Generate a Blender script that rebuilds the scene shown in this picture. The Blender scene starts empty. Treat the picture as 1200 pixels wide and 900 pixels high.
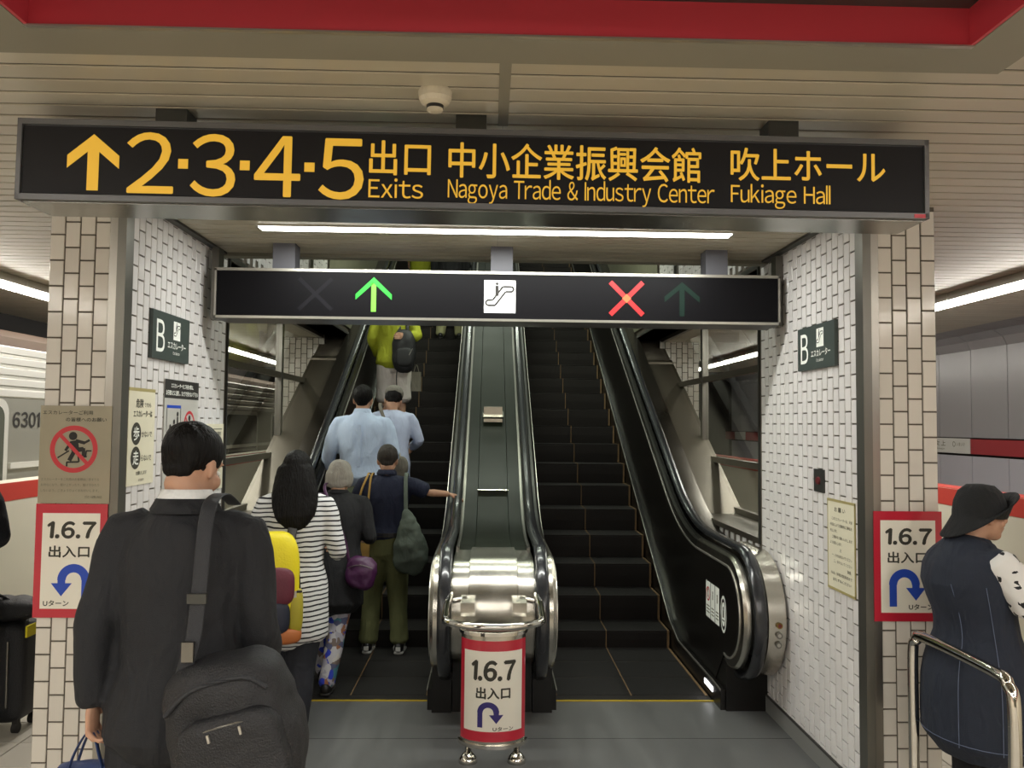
import bpy, bmesh, math, random
from mathutils import Vector, Matrix, Euler, noise
random.seed(7)
SC = bpy.context.scene
COL = SC.collection
PI = math.pi

# ------------------------------------------------------------------ camera, world, lights, exposure
cam_d = bpy.data.cameras.new('camera'); cam = bpy.data.objects.new('camera', cam_d); COL.objects.link(cam)
cam_d.sensor_fit = 'HORIZONTAL'; cam_d.sensor_width = 36.0; cam_d.lens = 967.3 / 1200 * 36.0
cam_d.clip_start = 0.05; cam_d.clip_end = 200
_R = Vector((0.99956667, -0.02767513, 0.01002821)); _U = Vector((-0.01136323, -0.04851097, 0.99875801)); _F = Vector((0.02715428, 0.99843917, 0.04880443))
cam.matrix_world = Matrix(((_R.x, _U.x, -_F.x, 0), (_R.y, _U.y, -_F.y, 0), (_R.z, _U.z, -_F.z, 1.7), (0, 0, 0, 1)))
SC.camera = cam
w = bpy.data.worlds.new('world'); SC.world = w; w.use_nodes = True
w.node_tree.nodes['Background'].inputs[0].default_value = (0.75, 0.72, 0.66, 1)
w.node_tree.nodes['Background'].inputs[1].default_value = 0.25
SC.view_settings.view_transform = 'Standard'; SC.view_settings.look = 'None'
SC.view_settings.gamma = 1.0; SC.view_settings.exposure = 0.75; SC.view_settings.use_curve_mapping = False

def area(name, loc, rot, sx, sy, power, col=(1, 1, 1)):
    l = bpy.data.lights.new(name, 'AREA'); l.shape = 'RECTANGLE'; l.size = sx; l.size_y = sy; l.energy = power; l.color = col
    o = bpy.data.objects.new(name, l); o.location = loc; o.rotation_euler = rot; COL.objects.link(o); return o
WARM = (1.0, 0.965, 0.905); COOL = (0.97, 1.0, 0.95)
area('concourse_fill', (0.0, 0.1, 2.66), (0, 0, 0), 2.0, 0.6, 20, WARM)  # added overhead fill, no fitting known in the coffer
area('concourse_light_rear', (0.0, -2.6, 2.66), (0, 0, 0), 3.0, 0.6, 60, WARM)
area('platform_light_left', (-2.2, -2.6, 2.69), (0, 0, 0), 0.12, 7, 75, WARM)
area('platform_light_right', (2.3, -2.6, 2.69), (0, 0, 0), 0.12, 7, 75, WARM)
area('platform_fill_left_far', (-2.45, 6.6, 2.69), (0, 0, 0), 0.12, 3, 34, WARM)  # added fill hidden behind the column, brightens the door faces
area('platform_fill_right_far', (2.55, 6.6, 2.69), (0, 0, 0), 0.12, 3, 34, WARM)  # unseen fill lamp added for the right-hand doors
area('niche_tube_light', (0.03, 4.265, 2.694), (0, 0, 0), 2.4, 0.07, 20, COOL)
area('shaft_fill_front', (0.035, 5.75, 3.70), (math.radians(10), 0, 0), 2.2, 0.12, 14, (0.93, 1.0, 0.9))  # lamp added to brighten the tiles above the windows
area('shaft_light', (0.035, 8.2, 4.7), (math.radians(29), 0, 0), 2.2, 0.12, 45, (0.9, 1.0, 0.82))
area('shaft_light_upper', (0.035, 13.0, 7.3), (math.radians(29), 0, 0), 2.2, 0.12, 45, (0.9, 1.0, 0.82))

# ------------------------------------------------------------------ material helpers
def lin(c):
    if isinstance(c, str):
        c = c.lstrip('#'); c = [int(c[i:i + 2], 16) / 255 for i in (0, 2, 4)]
    return tuple(x / 12.92 if x <= 0.04045 else ((x + 0.055) / 1.055) ** 2.4 for x in c) + (1.0,)
def mat(name, col, rough=0.6, metal=0.0, emit=0.0, bump=0.0, bscale=60.0, var=0.0, vscale=6.0, stretch=(1, 1, 1), ecol=None, alpha=None, coat=0.0, spec=None, rvar=0.0):
    m = bpy.data.materials.new(name); m.use_nodes = True
    nt = m.node_tree; b = nt.nodes['Principled BSDF']
    c = lin(col); b.inputs['Base Color'].default_value = c
    b.inputs['Roughness'].default_value = rough; b.inputs['Metallic'].default_value = metal
    if spec is not None: b.inputs['Specular IOR Level'].default_value = spec
    if coat: b.inputs['Coat Weight'].default_value = coat; b.inputs['Coat Roughness'].default_value = 0.08
    if emit:
        b.inputs['Emission Color'].default_value = lin(ecol) if ecol else c; b.inputs['Emission Strength'].default_value = emit
    if bump or var or rvar:
        tc = nt.nodes.new('ShaderNodeTexCoord'); mp = nt.nodes.new('ShaderNodeMapping'); mp.inputs['Scale'].default_value = stretch
        nt.links.new(tc.outputs['Object'], mp.inputs[0])
        if bump:
            n = nt.nodes.new('ShaderNodeTexNoise'); n.inputs['Scale'].default_value = bscale; n.inputs['Detail'].default_value = 4
            nt.links.new(mp.outputs[0], n.inputs[0])
            bp = nt.nodes.new('ShaderNodeBump'); bp.inputs['Strength'].default_value = bump; bp.inputs['Distance'].default_value = 0.01
            nt.links.new(n.outputs[0], bp.inputs['Height']); nt.links.new(bp.outputs[0], b.inputs['Normal'])
        if var or rvar:
            n2 = nt.nodes.new('ShaderNodeTexNoise'); n2.inputs['Scale'].default_value = vscale; n2.inputs['Detail'].default_value = 5
            nt.links.new(mp.outputs[0], n2.inputs[0])
            if var:
                mx = nt.nodes.new('ShaderNodeMix'); mx.data_type = 'RGBA'
                mx.inputs[6].default_value = tuple(max(0, x * (1 - var)) for x in c[:3]) + (1,); mx.inputs[7].default_value = tuple(min(1, x * (1 + var)) for x in c[:3]) + (1,)
                nt.links.new(n2.outputs[0], mx.inputs[0]); nt.links.new(mx.outputs[2], b.inputs['Base Color'])
            if rvar:
                mr = nt.nodes.new('ShaderNodeMapRange'); mr.inputs[3].default_value = rough - rvar; mr.inputs[4].default_value = rough + rvar
                nt.links.new(n2.outputs[0], mr.inputs[0]); nt.links.new(mr.outputs[0], b.inputs['Roughness'])
    return m
def per_object_var(m, col, amount):
    nt = m.node_tree; b = nt.nodes['Principled BSDF']; oi = nt.nodes.new('ShaderNodeObjectInfo'); c = lin(col)
    mx = nt.nodes.new('ShaderNodeMix'); mx.data_type = 'RGBA'
    mx.inputs[6].default_value = tuple(x * (1 - amount) for x in c[:3]) + (1,); mx.inputs[7].default_value = tuple(min(1, x * (1 + amount)) for x in c[:3]) + (1,)
    nt.links.new(oi.outputs['Random'], mx.inputs[0]); nt.links.new(mx.outputs[2], b.inputs['Base Color'])
def fabric(name, col, rough=0.85, bump=0.25, bscale=180, var=0.12, vscale=9, stretch=(1, 1, 1), fold=0.55):
    m = mat(name, col, rough, bump=bump, bscale=bscale, var=var, vscale=vscale, stretch=stretch); nt = m.node_tree
    b1 = [n for n in nt.nodes if n.type == 'BUMP'][0]; mp = nt.nodes.new('ShaderNodeMapping'); mp.inputs['Scale'].default_value = (1, 1, 0.45)
    tc = [n for n in nt.nodes if n.type == 'TEX_COORD'][0]; nt.links.new(tc.outputs['Object'], mp.inputs[0])
    n = nt.nodes.new('ShaderNodeTexNoise'); n.inputs['Scale'].default_value = 13; n.inputs['Detail'].default_value = 2; n.inputs['Distortion'].default_value = 0.8; nt.links.new(mp.outputs[0], n.inputs[0])
    b2 = nt.nodes.new('ShaderNodeBump'); b2.inputs['Strength'].default_value = fold; b2.inputs['Distance'].default_value = 0.035
    nt.links.new(n.outputs[0], b2.inputs['Height']); nt.links.new(b2.outputs[0], b1.inputs['Normal']); return m
def glass(name, tint='#dde2dc', rough=0.0):
    m = bpy.data.materials.new(name); m.use_nodes = True; nt = m.node_tree; nt.nodes.clear(); L = nt.links.new
    o = nt.nodes.new('ShaderNodeOutputMaterial'); t = nt.nodes.new('ShaderNodeBsdfTransparent'); g = nt.nodes.new('ShaderNodeBsdfGlossy')
    t.inputs[0].default_value = lin(tint); g.inputs['Roughness'].default_value = rough
    f = nt.nodes.new('ShaderNodeLayerWeight'); p = nt.nodes.new('ShaderNodeMath'); p.operation = 'POWER'; p.inputs[1].default_value = 5.0
    q = nt.nodes.new('ShaderNodeMath'); q.operation = 'MULTIPLY_ADD'; q.inputs[1].default_value = 0.9; q.inputs[2].default_value = 0.08; mx = nt.nodes.new('ShaderNodeMixShader')
    L(f.outputs['Facing'], p.inputs[0]); L(p.outputs[0], q.inputs[0]); L(q.outputs[0], mx.inputs[0]); L(t.outputs[0], mx.inputs[1]); L(g.outputs[0], mx.inputs[2]); L(mx.outputs[0], o.inputs[0])
    return m

M = {}
M['tile'] = mat('glazed_white_tile', '#dcd6cc', 0.13, bump=0.05, bscale=25); per_object_var(M['tile'], '#d8d2c8', 0.05)
M['tile_in'] = mat('glazed_cool_tile', '#dddad8', 0.16, bump=0.05, bscale=25); per_object_var(M['tile_in'], '#dcd8d6', 0.05)
M['tile_stuff'] = mat('glazed_tile_field', '#dcd8d5', 0.18)
M['grout'] = mat('dark_grout', '#5d554b', 0.9, var=0.2, vscale=12)
M['steel'] = mat('brushed_steel', '#c2bdb2', 0.24, 1.0, bump=0.03, bscale=300, stretch=(1, 1, 0.05), rvar=0.08)
M['steel_dark'] = mat('dull_grey_steel', '#7d7a74', 0.35, 1.0, bump=0.03, bscale=200, rvar=0.08)
M['chrome'] = mat('polished_chrome', '#d4d0c8', 0.1, 1.0)
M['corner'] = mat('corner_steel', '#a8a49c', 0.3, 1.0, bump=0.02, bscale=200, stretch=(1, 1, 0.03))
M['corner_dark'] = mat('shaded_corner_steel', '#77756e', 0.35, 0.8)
M['jamb_dark'] = mat('dark_jamb_metal', '#4a4a46', 0.4, 0.6)
M['slat'] = mat('cream_ceiling_slat', '#beb6a2', 0.35, 0.1, var=0.1, vscale=2); per_object_var(M['slat'], '#beb6a2', 0.06)
M['plenum'] = mat('dark_plenum', '#2a2723', 0.9)
M['frame_grey'] = mat('grey_painted_frame', '#8d8878', 0.6, var=0.08, vscale=3)
M['red_panel'] = mat('red_fascia', '#c23a46', 0.4, coat=0.3)
M['trim_light'] = mat('pale_aluminium', '#b8b4ab', 0.35, 0.8)
M['sign_grey'] = mat('sign_housing_grey', '#6f6f70', 0.4, 0.5, var=0.08)
M['sign_under'] = mat('sign_underside_steel', '#97968f', 0.22, 0.9, rvar=0.1)
M['sign_black'] = mat('sign_face_charcoal', '#1f1e20', 0.45, spec=0.2)
M['sign_black2'] = mat('status_sign_face', '#0e0d10', 0.5, spec=0.12)
M['yellow_lit'] = mat('lit_yellow_lettering', '#d2a030', 0.5, emit=0.27, ecol='#ecbb3c')
M['pale_sign_line'] = mat('pale_sign_line', '#c9c5bf', 0.3, 0.7)
M['green_lit'] = mat('lit_green_arrow', '#208a2c', 0.5, emit=0.42, ecol='#1cf034')
M['yellowgreen_lit'] = mat('lit_green_shaft', '#4a8a2c', 0.5, emit=0.55, ecol='#8cf048')
M['red_lit'] = mat('lit_red_cross', '#8a1a1c', 0.5, emit=0.45, ecol='#ff1620')
M['orange_lit'] = mat('lit_cross_centre', '#8a4a2a', 0.5, emit=0.52, ecol='#ff8040')
M['unlit_grey'] = mat('unlit_cross', '#1d1c20', 0.6, spec=0.1); M['unlit_green'] = mat('unlit_arrow', '#1a2a24', 0.6, spec=0.1)
M['white_lit'] = mat('lit_white_panel', '#ffffff', 0.4, emit=0.16, ecol='#ffffff')
M['tube'] = mat('fluorescent_tube', '#ffffff', 0.4, emit=6.0, ecol='#fffdf5')
M['tube_bare'] = mat('bare_fluorescent_tube', '#ffffff', 0.4, emit=16.0, ecol='#fffaf0')
M['ink'] = mat('black_ink', '#25221f', 0.7); M['ink_soft'] = mat('dark_brown_ink', '#37352c', 0.7); M['ink_faint'] = mat('faded_ink', '#6e6a58', 0.8)
M['poster_cream'] = mat('cream_poster_paper', '#e9e4d6', 0.45, var=0.03); M['poster_yellowed'] = mat('yellowed_paper', '#ddd7bf', 0.5, var=0.04)
M['tape'] = mat('yellowed_tape', '#a89c6a', 0.4)
M['poster_red'] = mat('red_poster_border', '#bd2438', 0.28, coat=0.4)
M['blue_ink'] = mat('blue_arrow_ink', '#2148b4', 0.5); M['indigo_ink'] = mat('indigo_arrow_ink', '#332a70', 0.5)
M['red_ink'] = mat('red_ring_ink', '#bf3038', 0.5)
M['film'] = mat('aged_translucent_film', '#9a927c', 0.3, var=0.12, vscale=7, coat=0.3)
M['plate_green'] = mat('dark_green_sign_plate', '#3c4541', 0.45); M['white_ink'] = mat('white_ink', '#eef0e8', 0.5)
M['poster_grey'] = mat('pale_grey_poster', '#b9b7b0', 0.45)
M['black_gloss'] = mat('black_escalator_panel', '#141210', 0.3, bump=0.04, bscale=90, spec=0.35)
M['rubber'] = mat('black_handrail_rubber', '#26272a', 0.22, coat=0.3)
M['step'] = mat('dark_step_metal', '#2b2725', 0.6, 0.3, bump=0.5, bscale=30, stretch=(30, 1, 1), spec=0.35)
M['tread'] = mat('step_tread_metal', '#302e2d', 0.55, 0.35, bump=0.6, bscale=30, stretch=(40, 1, 1), spec=0.3)
M['nose'] = mat('worn_step_nose', '#3a3634', 0.5, 0.5)
M['tan'] = mat('worn_yellow_step_line', '#6f5637', 0.7); M['comb_yellow'] = mat('yellow_comb_line', '#b39a22', 0.5)
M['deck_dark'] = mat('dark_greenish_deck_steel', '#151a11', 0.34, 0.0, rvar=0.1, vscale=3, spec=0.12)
M['deck_out'] = mat('outer_deck_metal', '#565049', 0.3, 0.9, rvar=0.08, vscale=3)
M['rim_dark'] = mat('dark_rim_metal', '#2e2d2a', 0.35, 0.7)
M['hanger'] = mat('grey_hanger_box', '#5d5d64', 0.5)
M['coping'] = mat('brown_grey_coping_metal', '#5f584e', 0.38, 0.75, var=0.1, vscale=3)
M['floor_plate'] = mat('dark_rubber_floor_plate', '#5c5c5b', 0.42, var=0.18, vscale=2.5, stretch=(5, 0.6, 1), bump=0.05, bscale=120, rvar=0.12)
M['base_grey'] = mat('grey_baseboard', '#7c7c79', 0.5)
M['floor_tile'] = mat('pale_floor_tile', '#bdb7ab', 0.28, var=0.1, vscale=4); per_object_var(M['floor_tile'], '#b9b3a7', 0.08)
M['door_cream'] = mat('cream_platform_door', '#e6dfcc', 0.35); M['door_red'] = mat('red_door_band', '#d04a40', 0.35)
M['seam'] = mat('black_seam', '#2a2724', 0.6)
M['wall_panel'] = mat('grey_enamel_wall_panel', '#8f8c8c', 0.3, var=0.08, vscale=1.5); per_object_var(M['wall_panel'], '#8c898a', 0.03)
M['wall_panel_low'] = mat('lilac_grey_wall_panel', '#a6a3a9', 0.3); M['wall_red'] = mat('dull_red_wall_band', '#8e2b30', 0.4)
M['dark_wall'] = mat('dark_tunnel_wall', '#1d1b1a', 0.9); M['shaft_wall'] = mat('olive_grey_shaft_wall', '#6c6a58', 0.6, var=0.25, vscale=14)
M['shaft_ceiling'] = mat('shaft_ceiling_panel', '#5a5a4c', 0.6, var=0.1)
M['train_metal'] = mat('train_aluminium', '#a3a196', 0.4, 0.5, var=0.06, vscale=3); M['train_light'] = mat('train_ribbed_roof_side', '#d8d6ce', 0.35, 0.3)
M['train_glass'] = mat('train_dark_glass', '#55584f', 0.12); M['brown_gutter'] = mat('brown_gutter', '#5c4a3c', 0.7)
M['glass'] = glass('window_glass')
M['detector'] = mat('ivory_plastic', '#cfc5ae', 0.4); M['detector_dark'] = mat('dark_detector_slot', '#1c1a18', 0.6)
M['brass'] = mat('brass_button_ring', '#8c7440', 0.35, 1.0); M['red_knob'] = mat('red_push_button', '#6a2226', 0.4)

# ------------------------------------------------------------------ geometry helpers
class G:
    def __init__(s): s.v = []; s.f = []
    def add(s, vs, fs):
        b = len(s.v); s.v += [tuple(v) for v in vs]; s.f += [tuple(i + b for i in f) for f in fs]; return s
    def box(s, x0, x1, y0, y1, z0, z1):
        return s.add([(x0, y0, z0), (x1, y0, z0), (x1, y1, z0), (x0, y1, z0), (x0, y0, z1), (x1, y0, z1), (x1, y1, z1), (x0, y1, z1)],
                     [(0, 3, 2, 1), (4, 5, 6, 7), (0, 1, 5, 4), (1, 2, 6, 5), (2, 3, 7, 6), (3, 0, 4, 7)])
    def cbox(s, c, d, rot=None):
        g = G().box(-d[0] / 2, d[0] / 2, -d[1] / 2, d[1] / 2, -d[2] / 2, d[2] / 2)
        mt = Matrix.Translation(c) @ (Euler(rot).to_matrix().to_4x4() if rot else Matrix())
        return s.add([mt @ Vector(v) for v in g.v], g.f)
    def chbox(s, c, d, ch):   # box with chamfered top edges all round
        x, y, z = d[0] / 2, d[1] / 2, d[2] / 2
        a = Matrix.Translation(c); V = []
        for (fx, fy, zz) in ((x, y, -z), (x, y, z - ch), (x - ch, y - ch, z)):
            V += [(-fx, -fy, zz), (fx, -fy, zz), (fx, fy, zz), (-fx, fy, zz)]
        F = [(3, 2, 1, 0), (8, 9, 10, 11)]
        for k in (0, 4):
            for i in range(4): j = (i + 1) % 4; F.append((k + i, k + j, k + 4 + j, k + 4 + i))
        return s.add([a @ Vector(v) for v in V], F)
    def tube(s, pts, rad, n=12, ref=(1, 0, 0), sub=0, cap=True, p=1.0):
        pts = [Vector(q) for q in pts]; rad = [r if isinstance(r, (tuple, list)) else (r, r) for r in rad]
        if sub:
            P, Rr = [], []
            for i in range(len(pts) - 1):
                a, b, c, d = pts[max(i - 1, 0)], pts[i], pts[i + 1], pts[min(i + 2, len(pts) - 1)]
                ra, rb, rc, rd = rad[max(i - 1, 0)], rad[i], rad[i + 1], rad[min(i + 2, len(pts) - 1)]
                for k in range(sub):
                    t = k / sub; cr = lambda q0, q1, q2, q3: 0.5 * ((2 * q1) + (q2 - q0) * t + (2 * q0 - 5 * q1 + 4 * q2 - q3) * t * t + (3 * q1 - q0 - 3 * q2 + q3) * t ** 3)
                    P.append(cr(a, b, c, d)); Rr.append((max(1e-4, cr(ra[0], rb[0], rc[0], rd[0])), max(1e-4, cr(ra[1], rb[1], rc[1], rd[1]))))
            P.append(pts[-1]); Rr.append(rad[-1]); pts, rad = P, Rr
        if cap:
            t0 = (pts[0] - pts[1]).normalized(); t1 = (pts[-1] - pts[-2]).normalized(); k = min(rad[0]); q = min(rad[-1])
            pts = [pts[0] + t0 * k * 0.5, pts[0] + t0 * k * 0.35] + pts + [pts[-1] + t1 * q * 0.35, pts[-1] + t1 * q * 0.5]
            rad = [(rad[0][0] * 0.3, rad[0][1] * 0.3), (rad[0][0] * 0.75, rad[0][1] * 0.75)] + rad + [(rad[-1][0] * 0.75, rad[-1][1] * 0.75), (rad[-1][0] * 0.3, rad[-1][1] * 0.3)]
        V = []; ref = Vector(ref)
        for i, q in enumerate(pts):
            t = (pts[min(i + 1, len(pts) - 1)] - pts[max(i - 1, 0)]).normalized()
            u = ref - t * ref.dot(t)
            if u.length < 0.05: u = Vector((0, 1, 0.01)) - t * t.dot(Vector((0, 1, 0.01)))
            u.normalize(); v = t.cross(u)
            for k in range(n):
                a = 2 * PI * k / n; ca, sa = math.cos(a), math.sin(a)
                if p != 1.0: ca = math.copysign(abs(ca) ** p, ca); sa = math.copysign(abs(sa) ** p, sa)
                V.append(q + u * rad[i][0] * ca + v * rad[i][1] * sa)
        F = []
        for i in range(len(pts) - 1):
            for k in range(n): j = (k + 1) % n; F.append((i * n + k, i * n + j, (i + 1) * n + j, (i + 1) * n + k))
        F.append(tuple(range(n - 1, -1, -1))); F.append(tuple((len(pts) - 1) * n + k for k in range(n)))
        return s.add(V, F)
    def ell(s, c, r, rot=None, e=1.0, n=16, m=10):
        mt = Matrix.Translation(c) @ (Euler(rot).to_matrix().to_4x4() if rot else Matrix()); V = []; F = []
        pw = lambda x: math.copysign(abs(x) ** e, x)
        for i in range(1, m):
            ph = PI * i / m - PI / 2
            for k in range(n):
                a = 2 * PI * k / n
                V.append(mt @ Vector((r[0] * pw(math.cos(ph)) * pw(math.cos(a)), r[1] * pw(math.cos(ph)) * pw(math.sin(a)), r[2] * pw(math.sin(ph)))))
        V.append(mt @ Vector((0, 0, -r[2]))); V.append(mt @ Vector((0, 0, r[2])))
        for i in range(m - 2):
            for k in range(n): j = (k + 1) % n; F.append((i * n + k, i * n + j, (i + 1) * n + j, (i + 1) * n + k))
        a, b = len(V) - 2, len(V) - 1
        for k in range(n): j = (k + 1) % n; F.append((a, j, k)); F.append((b, (m - 2) * n + k, (m - 2) * n + j))
        return s.add(V, F)
    def prism(s, poly, x0, x1, axis='x'):   # polygon in (y,z) extruded along x, or (x,z) along y, or (x,y) along z
        n = len(poly)
        mk = {'x': lambda p, t: (t, p[0], p[1]), 'y': lambda p, t: (p[0], t, p[1]), 'z': lambda p, t: (p[0], p[1], t)}[axis]
        V = [mk(p, x0) for p in poly] + [mk(p, x1) for p in poly]
        F = [tuple(range(n - 1, -1, -1)), tuple(range(n, 2 * n))] + [(i, (i + 1) % n, n + (i + 1) % n, n + i) for i in range(n)]
        return s.add(V, F)
    def sweep(s, path, ring):   # path [(y,z)], ring [(x, offset outward)]
        V = []; n = len(ring); F = []
        for i, (y, z) in enumerate(path):
            a, b = path[max(i - 1, 0)], path[min(i + 1, len(path) - 1)]
            d = Vector((b[0] - a[0], b[1] - a[1])).normalized(); N = (-d.y, d.x)
            for (x, o) in ring: V.append((x, y + N[0] * o, z + N[1] * o))
        for i in range(len(path) - 1):
            for k in range(n): j = (k + 1) % n; F.append((i * n + k, i * n + j, (i + 1) * n + j, (i + 1) * n + k))
        F.append(tuple(range(n - 1, -1, -1))); F.append(tuple((len(path) - 1) * n + k for k in range(n)))
        return s.add(V, F)
    def mesh(s, name):
        me = bpy.data.meshes.new(name); me.from_pydata(s.v, [], s.f); me.update()
        bm = bmesh.new(); bm.from_mesh(me); bmesh.ops.recalc_face_normals(bm, faces=bm.faces); bm.to_mesh(me); bm.free(); return me
    def build(s, name, m, parent=None, smooth=False, voxel=None, disp=0.0, dscale=7.0, dstretch=(1, 1, 1), it=2, loc=None, extra=None, auto=False):
        me = s.mesh(name)
        if voxel: me = remesh(me, voxel, it, m)
        if disp:
            nv = len(me.vertices); co = [0.0] * (nv * 3); no = [0.0] * (nv * 3); me.vertices.foreach_get('co', co); me.vertices.foreach_get('normal', no)
            for i in range(0, nv * 3, 3):
                q = Vector((co[i] * dscale * dstretch[0], co[i + 1] * dscale * dstretch[1], co[i + 2] * dscale * dstretch[2]))
                d = (noise.noise(q) + 0.5 * noise.noise(q * 2.3)) * disp
                co[i] += no[i] * d; co[i + 1] += no[i + 1] * d; co[i + 2] += no[i + 2] * d
            me.vertices.foreach_set('co', co); me.update()
        if extra:
            me2 = extra; bm = bmesh.new(); bm.from_mesh(me); bm.from_mesh(me2); bm.to_mesh(me); bm.free()
        if len(me.materials): me.materials.clear()
        me.materials.append(m)
        if smooth or voxel or auto: me.shade_smooth()
        if auto: me.set_sharp_from_angle(angle=math.radians(32))
        return link(name, me, parent, loc)
def link(name, me, parent=None, loc=None):
    o = bpy.data.objects.new(name, me); COL.objects.link(o)
    if parent is not None: o.parent = parent
    if loc is not None: o.location = loc
    return o
WS = bpy.data.scenes.new('work')
def remesh(me, voxel, it=2, m=None):
    o = bpy.data.objects.new('w', me); WS.collection.objects.link(o)
    r = o.modifiers.new('r', 'REMESH'); r.mode = 'VOXEL'; r.voxel_size = voxel; r.adaptivity = 0
    if it: sm = o.modifiers.new('s', 'SMOOTH'); sm.factor = 0.5; sm.iterations = it
    WS.view_layers[0].update(); dg = WS.view_layers[0].depsgraph
    out = bpy.data.meshes.new_from_object(o.evaluated_get(dg)); bpy.data.objects.remove(o); return out
def empty(name, label, cat, loc=(0, 0, 0), rz=0, group=None):
    o = bpy.data.objects.new(name, None); COL.objects.link(o); o.location = loc; o.rotation_euler = (0, 0, rz); o.empty_display_size = 0.1
    o['label'] = label; o['category'] = cat
    if group: o['group'] = group
    return o
def tag(o, label, cat, group=None):
    o['label'] = label; o['category'] = cat
    if group: o['group'] = group
    return o
def struct(o): o['kind'] = 'structure'; return o
def stuff(o): o['kind'] = 'stuff'; return o

# flat print: text and shapes on a plane given by origin o, right u, up v (unit vectors)
def frame(o, u, v): return (Vector(o), Vector(u).normalized(), Vector(v).normalized())
_tc = {}
def raw_text(body):
    c = bpy.data.curves.new('t', 'FONT'); c.body = body; c.size = 1; c.resolution_u = 4
    o = bpy.data.objects.new('t', c); WS.collection.objects.link(o); WS.view_layers[0].update()
    me = bpy.data.meshes.new_from_object(o.evaluated_get(WS.view_layers[0].depsgraph)); bpy.data.objects.remove(o)
    V = [(v.co.x, v.co.y) for v in me.vertices]; F = [tuple(p.vertices) for p in me.polygons]; bpy.data.meshes.remove(me); return V, F
def text_mesh(body):
    """plain sans letters: latin text is set glyph by glyph from the full-width forms, the figure one is drawn"""
    if body in _tc: return _tc[body]
    if all(ord(ch) < 127 for ch in body):
        V, F, x = [], [], 0.0
        for ch in body:
            if ch == ' ': x += 0.34; continue
            if ch == '1': v, f = [(0.14, 0), (0.24, 0), (0.24, 0.74), (0.16, 0.74), (0.0, 0.62), (0.0, 0.53), (0.14, 0.62)], [(0, 1, 2, 6), (6, 2, 3, 4, 5)]
            elif ch == 'l' or ch == 'I': hh = 0.80 if ch == 'l' else 0.74; v, f = [(0, 0), (0.09, 0), (0.09, hh), (0, hh)], [(0, 1, 2, 3)]
            elif ch == '.': v, f = [(0, 0), (0.12, 0), (0.12, 0.12), (0, 0.12)], [(0, 1, 2, 3)]
            else:
                k = '\0' + ch
                if k not in _tc: _tc[k] = raw_text(chr(ord(ch) + 0xFEE0))
                v, f = _tc[k]
            x0 = min(p[0] for p in v); x1 = max(p[0] for p in v); b = len(V)
            V += [(p[0] - x0 + x, p[1]) for p in v]; F += [tuple(i + b for i in q) for q in f]
            x += x1 - x0 + (0.12 if ch in '.0123456789' else 0.062 if ch not in 'rtfTFL' else 0.04)
        _tc[body] = (V, F)
    else: _tc[body] = raw_text(body)
    return _tc[body]
class Print:
    """collects flat ink shapes on a plane, each a hair above the last; one part per call of build"""
    def __init__(s, fr): s.fr = fr; s.v = []; s.f = []; s.n = Vector(fr[1]).cross(Vector(fr[2])); s.c = 0
    def pt(s, a, b): o, u, v = s.fr; return o + u * a + v * b + s.n * (s.c * 0.00005)
    def add(s, P, F):
        s.c += 1; b = len(s.v); s.v += [s.pt(*p) for p in P]; s.f += [tuple(i + b for i in f) for f in F]; return s
    def text(s, body, a0, a1, b0, b1, bold=0.0, slant=0.0):
        V, F = text_mesh(body)
        if not V: return s
        x0, x1 = min(p[0] for p in V), max(p[0] for p in V); y0, y1 = min(p[1] for p in V), max(p[1] for p in V)
        e = max(0.0, bold) * (b1 - b0)
        for (dx, dy) in ([(0, 0)] if e == 0 else [(-e, 0), (e, 0), (0, -e), (0, e)]):
            s.add([(a0 + (p[0] - x0) / (x1 - x0) * (a1 - a0) + slant * (p[1] - y0) / (y1 - y0) * (b1 - b0) + dx, b0 + (p[1] - y0) / (y1 - y0) * (b1 - b0) + dy) for p in V], F)
        return s
    def poly(s, P): return s.add(P, [tuple(range(len(P)))])
    def rect(s, a0, a1, b0, b1): return s.poly([(a0, b0), (a1, b0), (a1, b1), (a0, b1)])
    def bar(s, p, q, wd):
        d = (Vector(q) - Vector(p)).normalized() * wd / 2; n = Vector((-d.y, d.x)); p, q = Vector(p), Vector(q)
        return s.poly([p - n, q - n, q + n, p + n])
    def disc(s, a, b, ra, rb=None, n=24): rb = rb or ra; return s.poly([(a + ra * math.cos(2 * PI * i / n), b + rb * math.sin(2 * PI * i / n)) for i in range(n)])
    def arc(s, a, b, r0, r1, t0, t1, n=24, sy=1.0):
        P = []; F = []
        for i in range(n + 1):
            t = t0 + (t1 - t0) * i / n; P += [(a + r0 * math.cos(t), b + sy * r0 * math.sin(t)), (a + r1 * math.cos(t), b + sy * r1 * math.sin(t))]
        for i in range(n): F.append((2 * i, 2 * i + 1, 2 * i + 3, 2 * i + 2))
        return s.add(P, F)
    def uarrow(s, a, b, h, flip=1):   # U-turn arrow, foot at (a,b), height h
        w_ = 0.2 * h; r0, r1 = 0.2 * h, 0.42 * h; cx = a + flip * 0.31 * h; top = b + h - r1
        s.rect(min(a - flip * w_ / 2, a + flip * w_ / 2), max(a - flip * w_ / 2, a + flip * w_ / 2), b, top)
        s.arc(cx, top, r0, r1, 0.0, PI, 20)
        ex = a + flip * 0.62 * h
        s.rect(min(ex - w_ / 2, ex + w_ / 2), max(ex - w_ / 2, ex + w_ / 2), top - 0.1 * h, top)
        s.poly([(ex - 0.27 * h, top - 0.08 * h), (ex + 0.27 * h, top - 0.08 * h), (ex, top - 0.42 * h)]); return s
    def build(s, name, m, parent=None):
        me = bpy.data.meshes.new(name); me.from_pydata(s.v, [], s.f); me.update(); me.materials.append(m); return link(name, me, parent)

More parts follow.
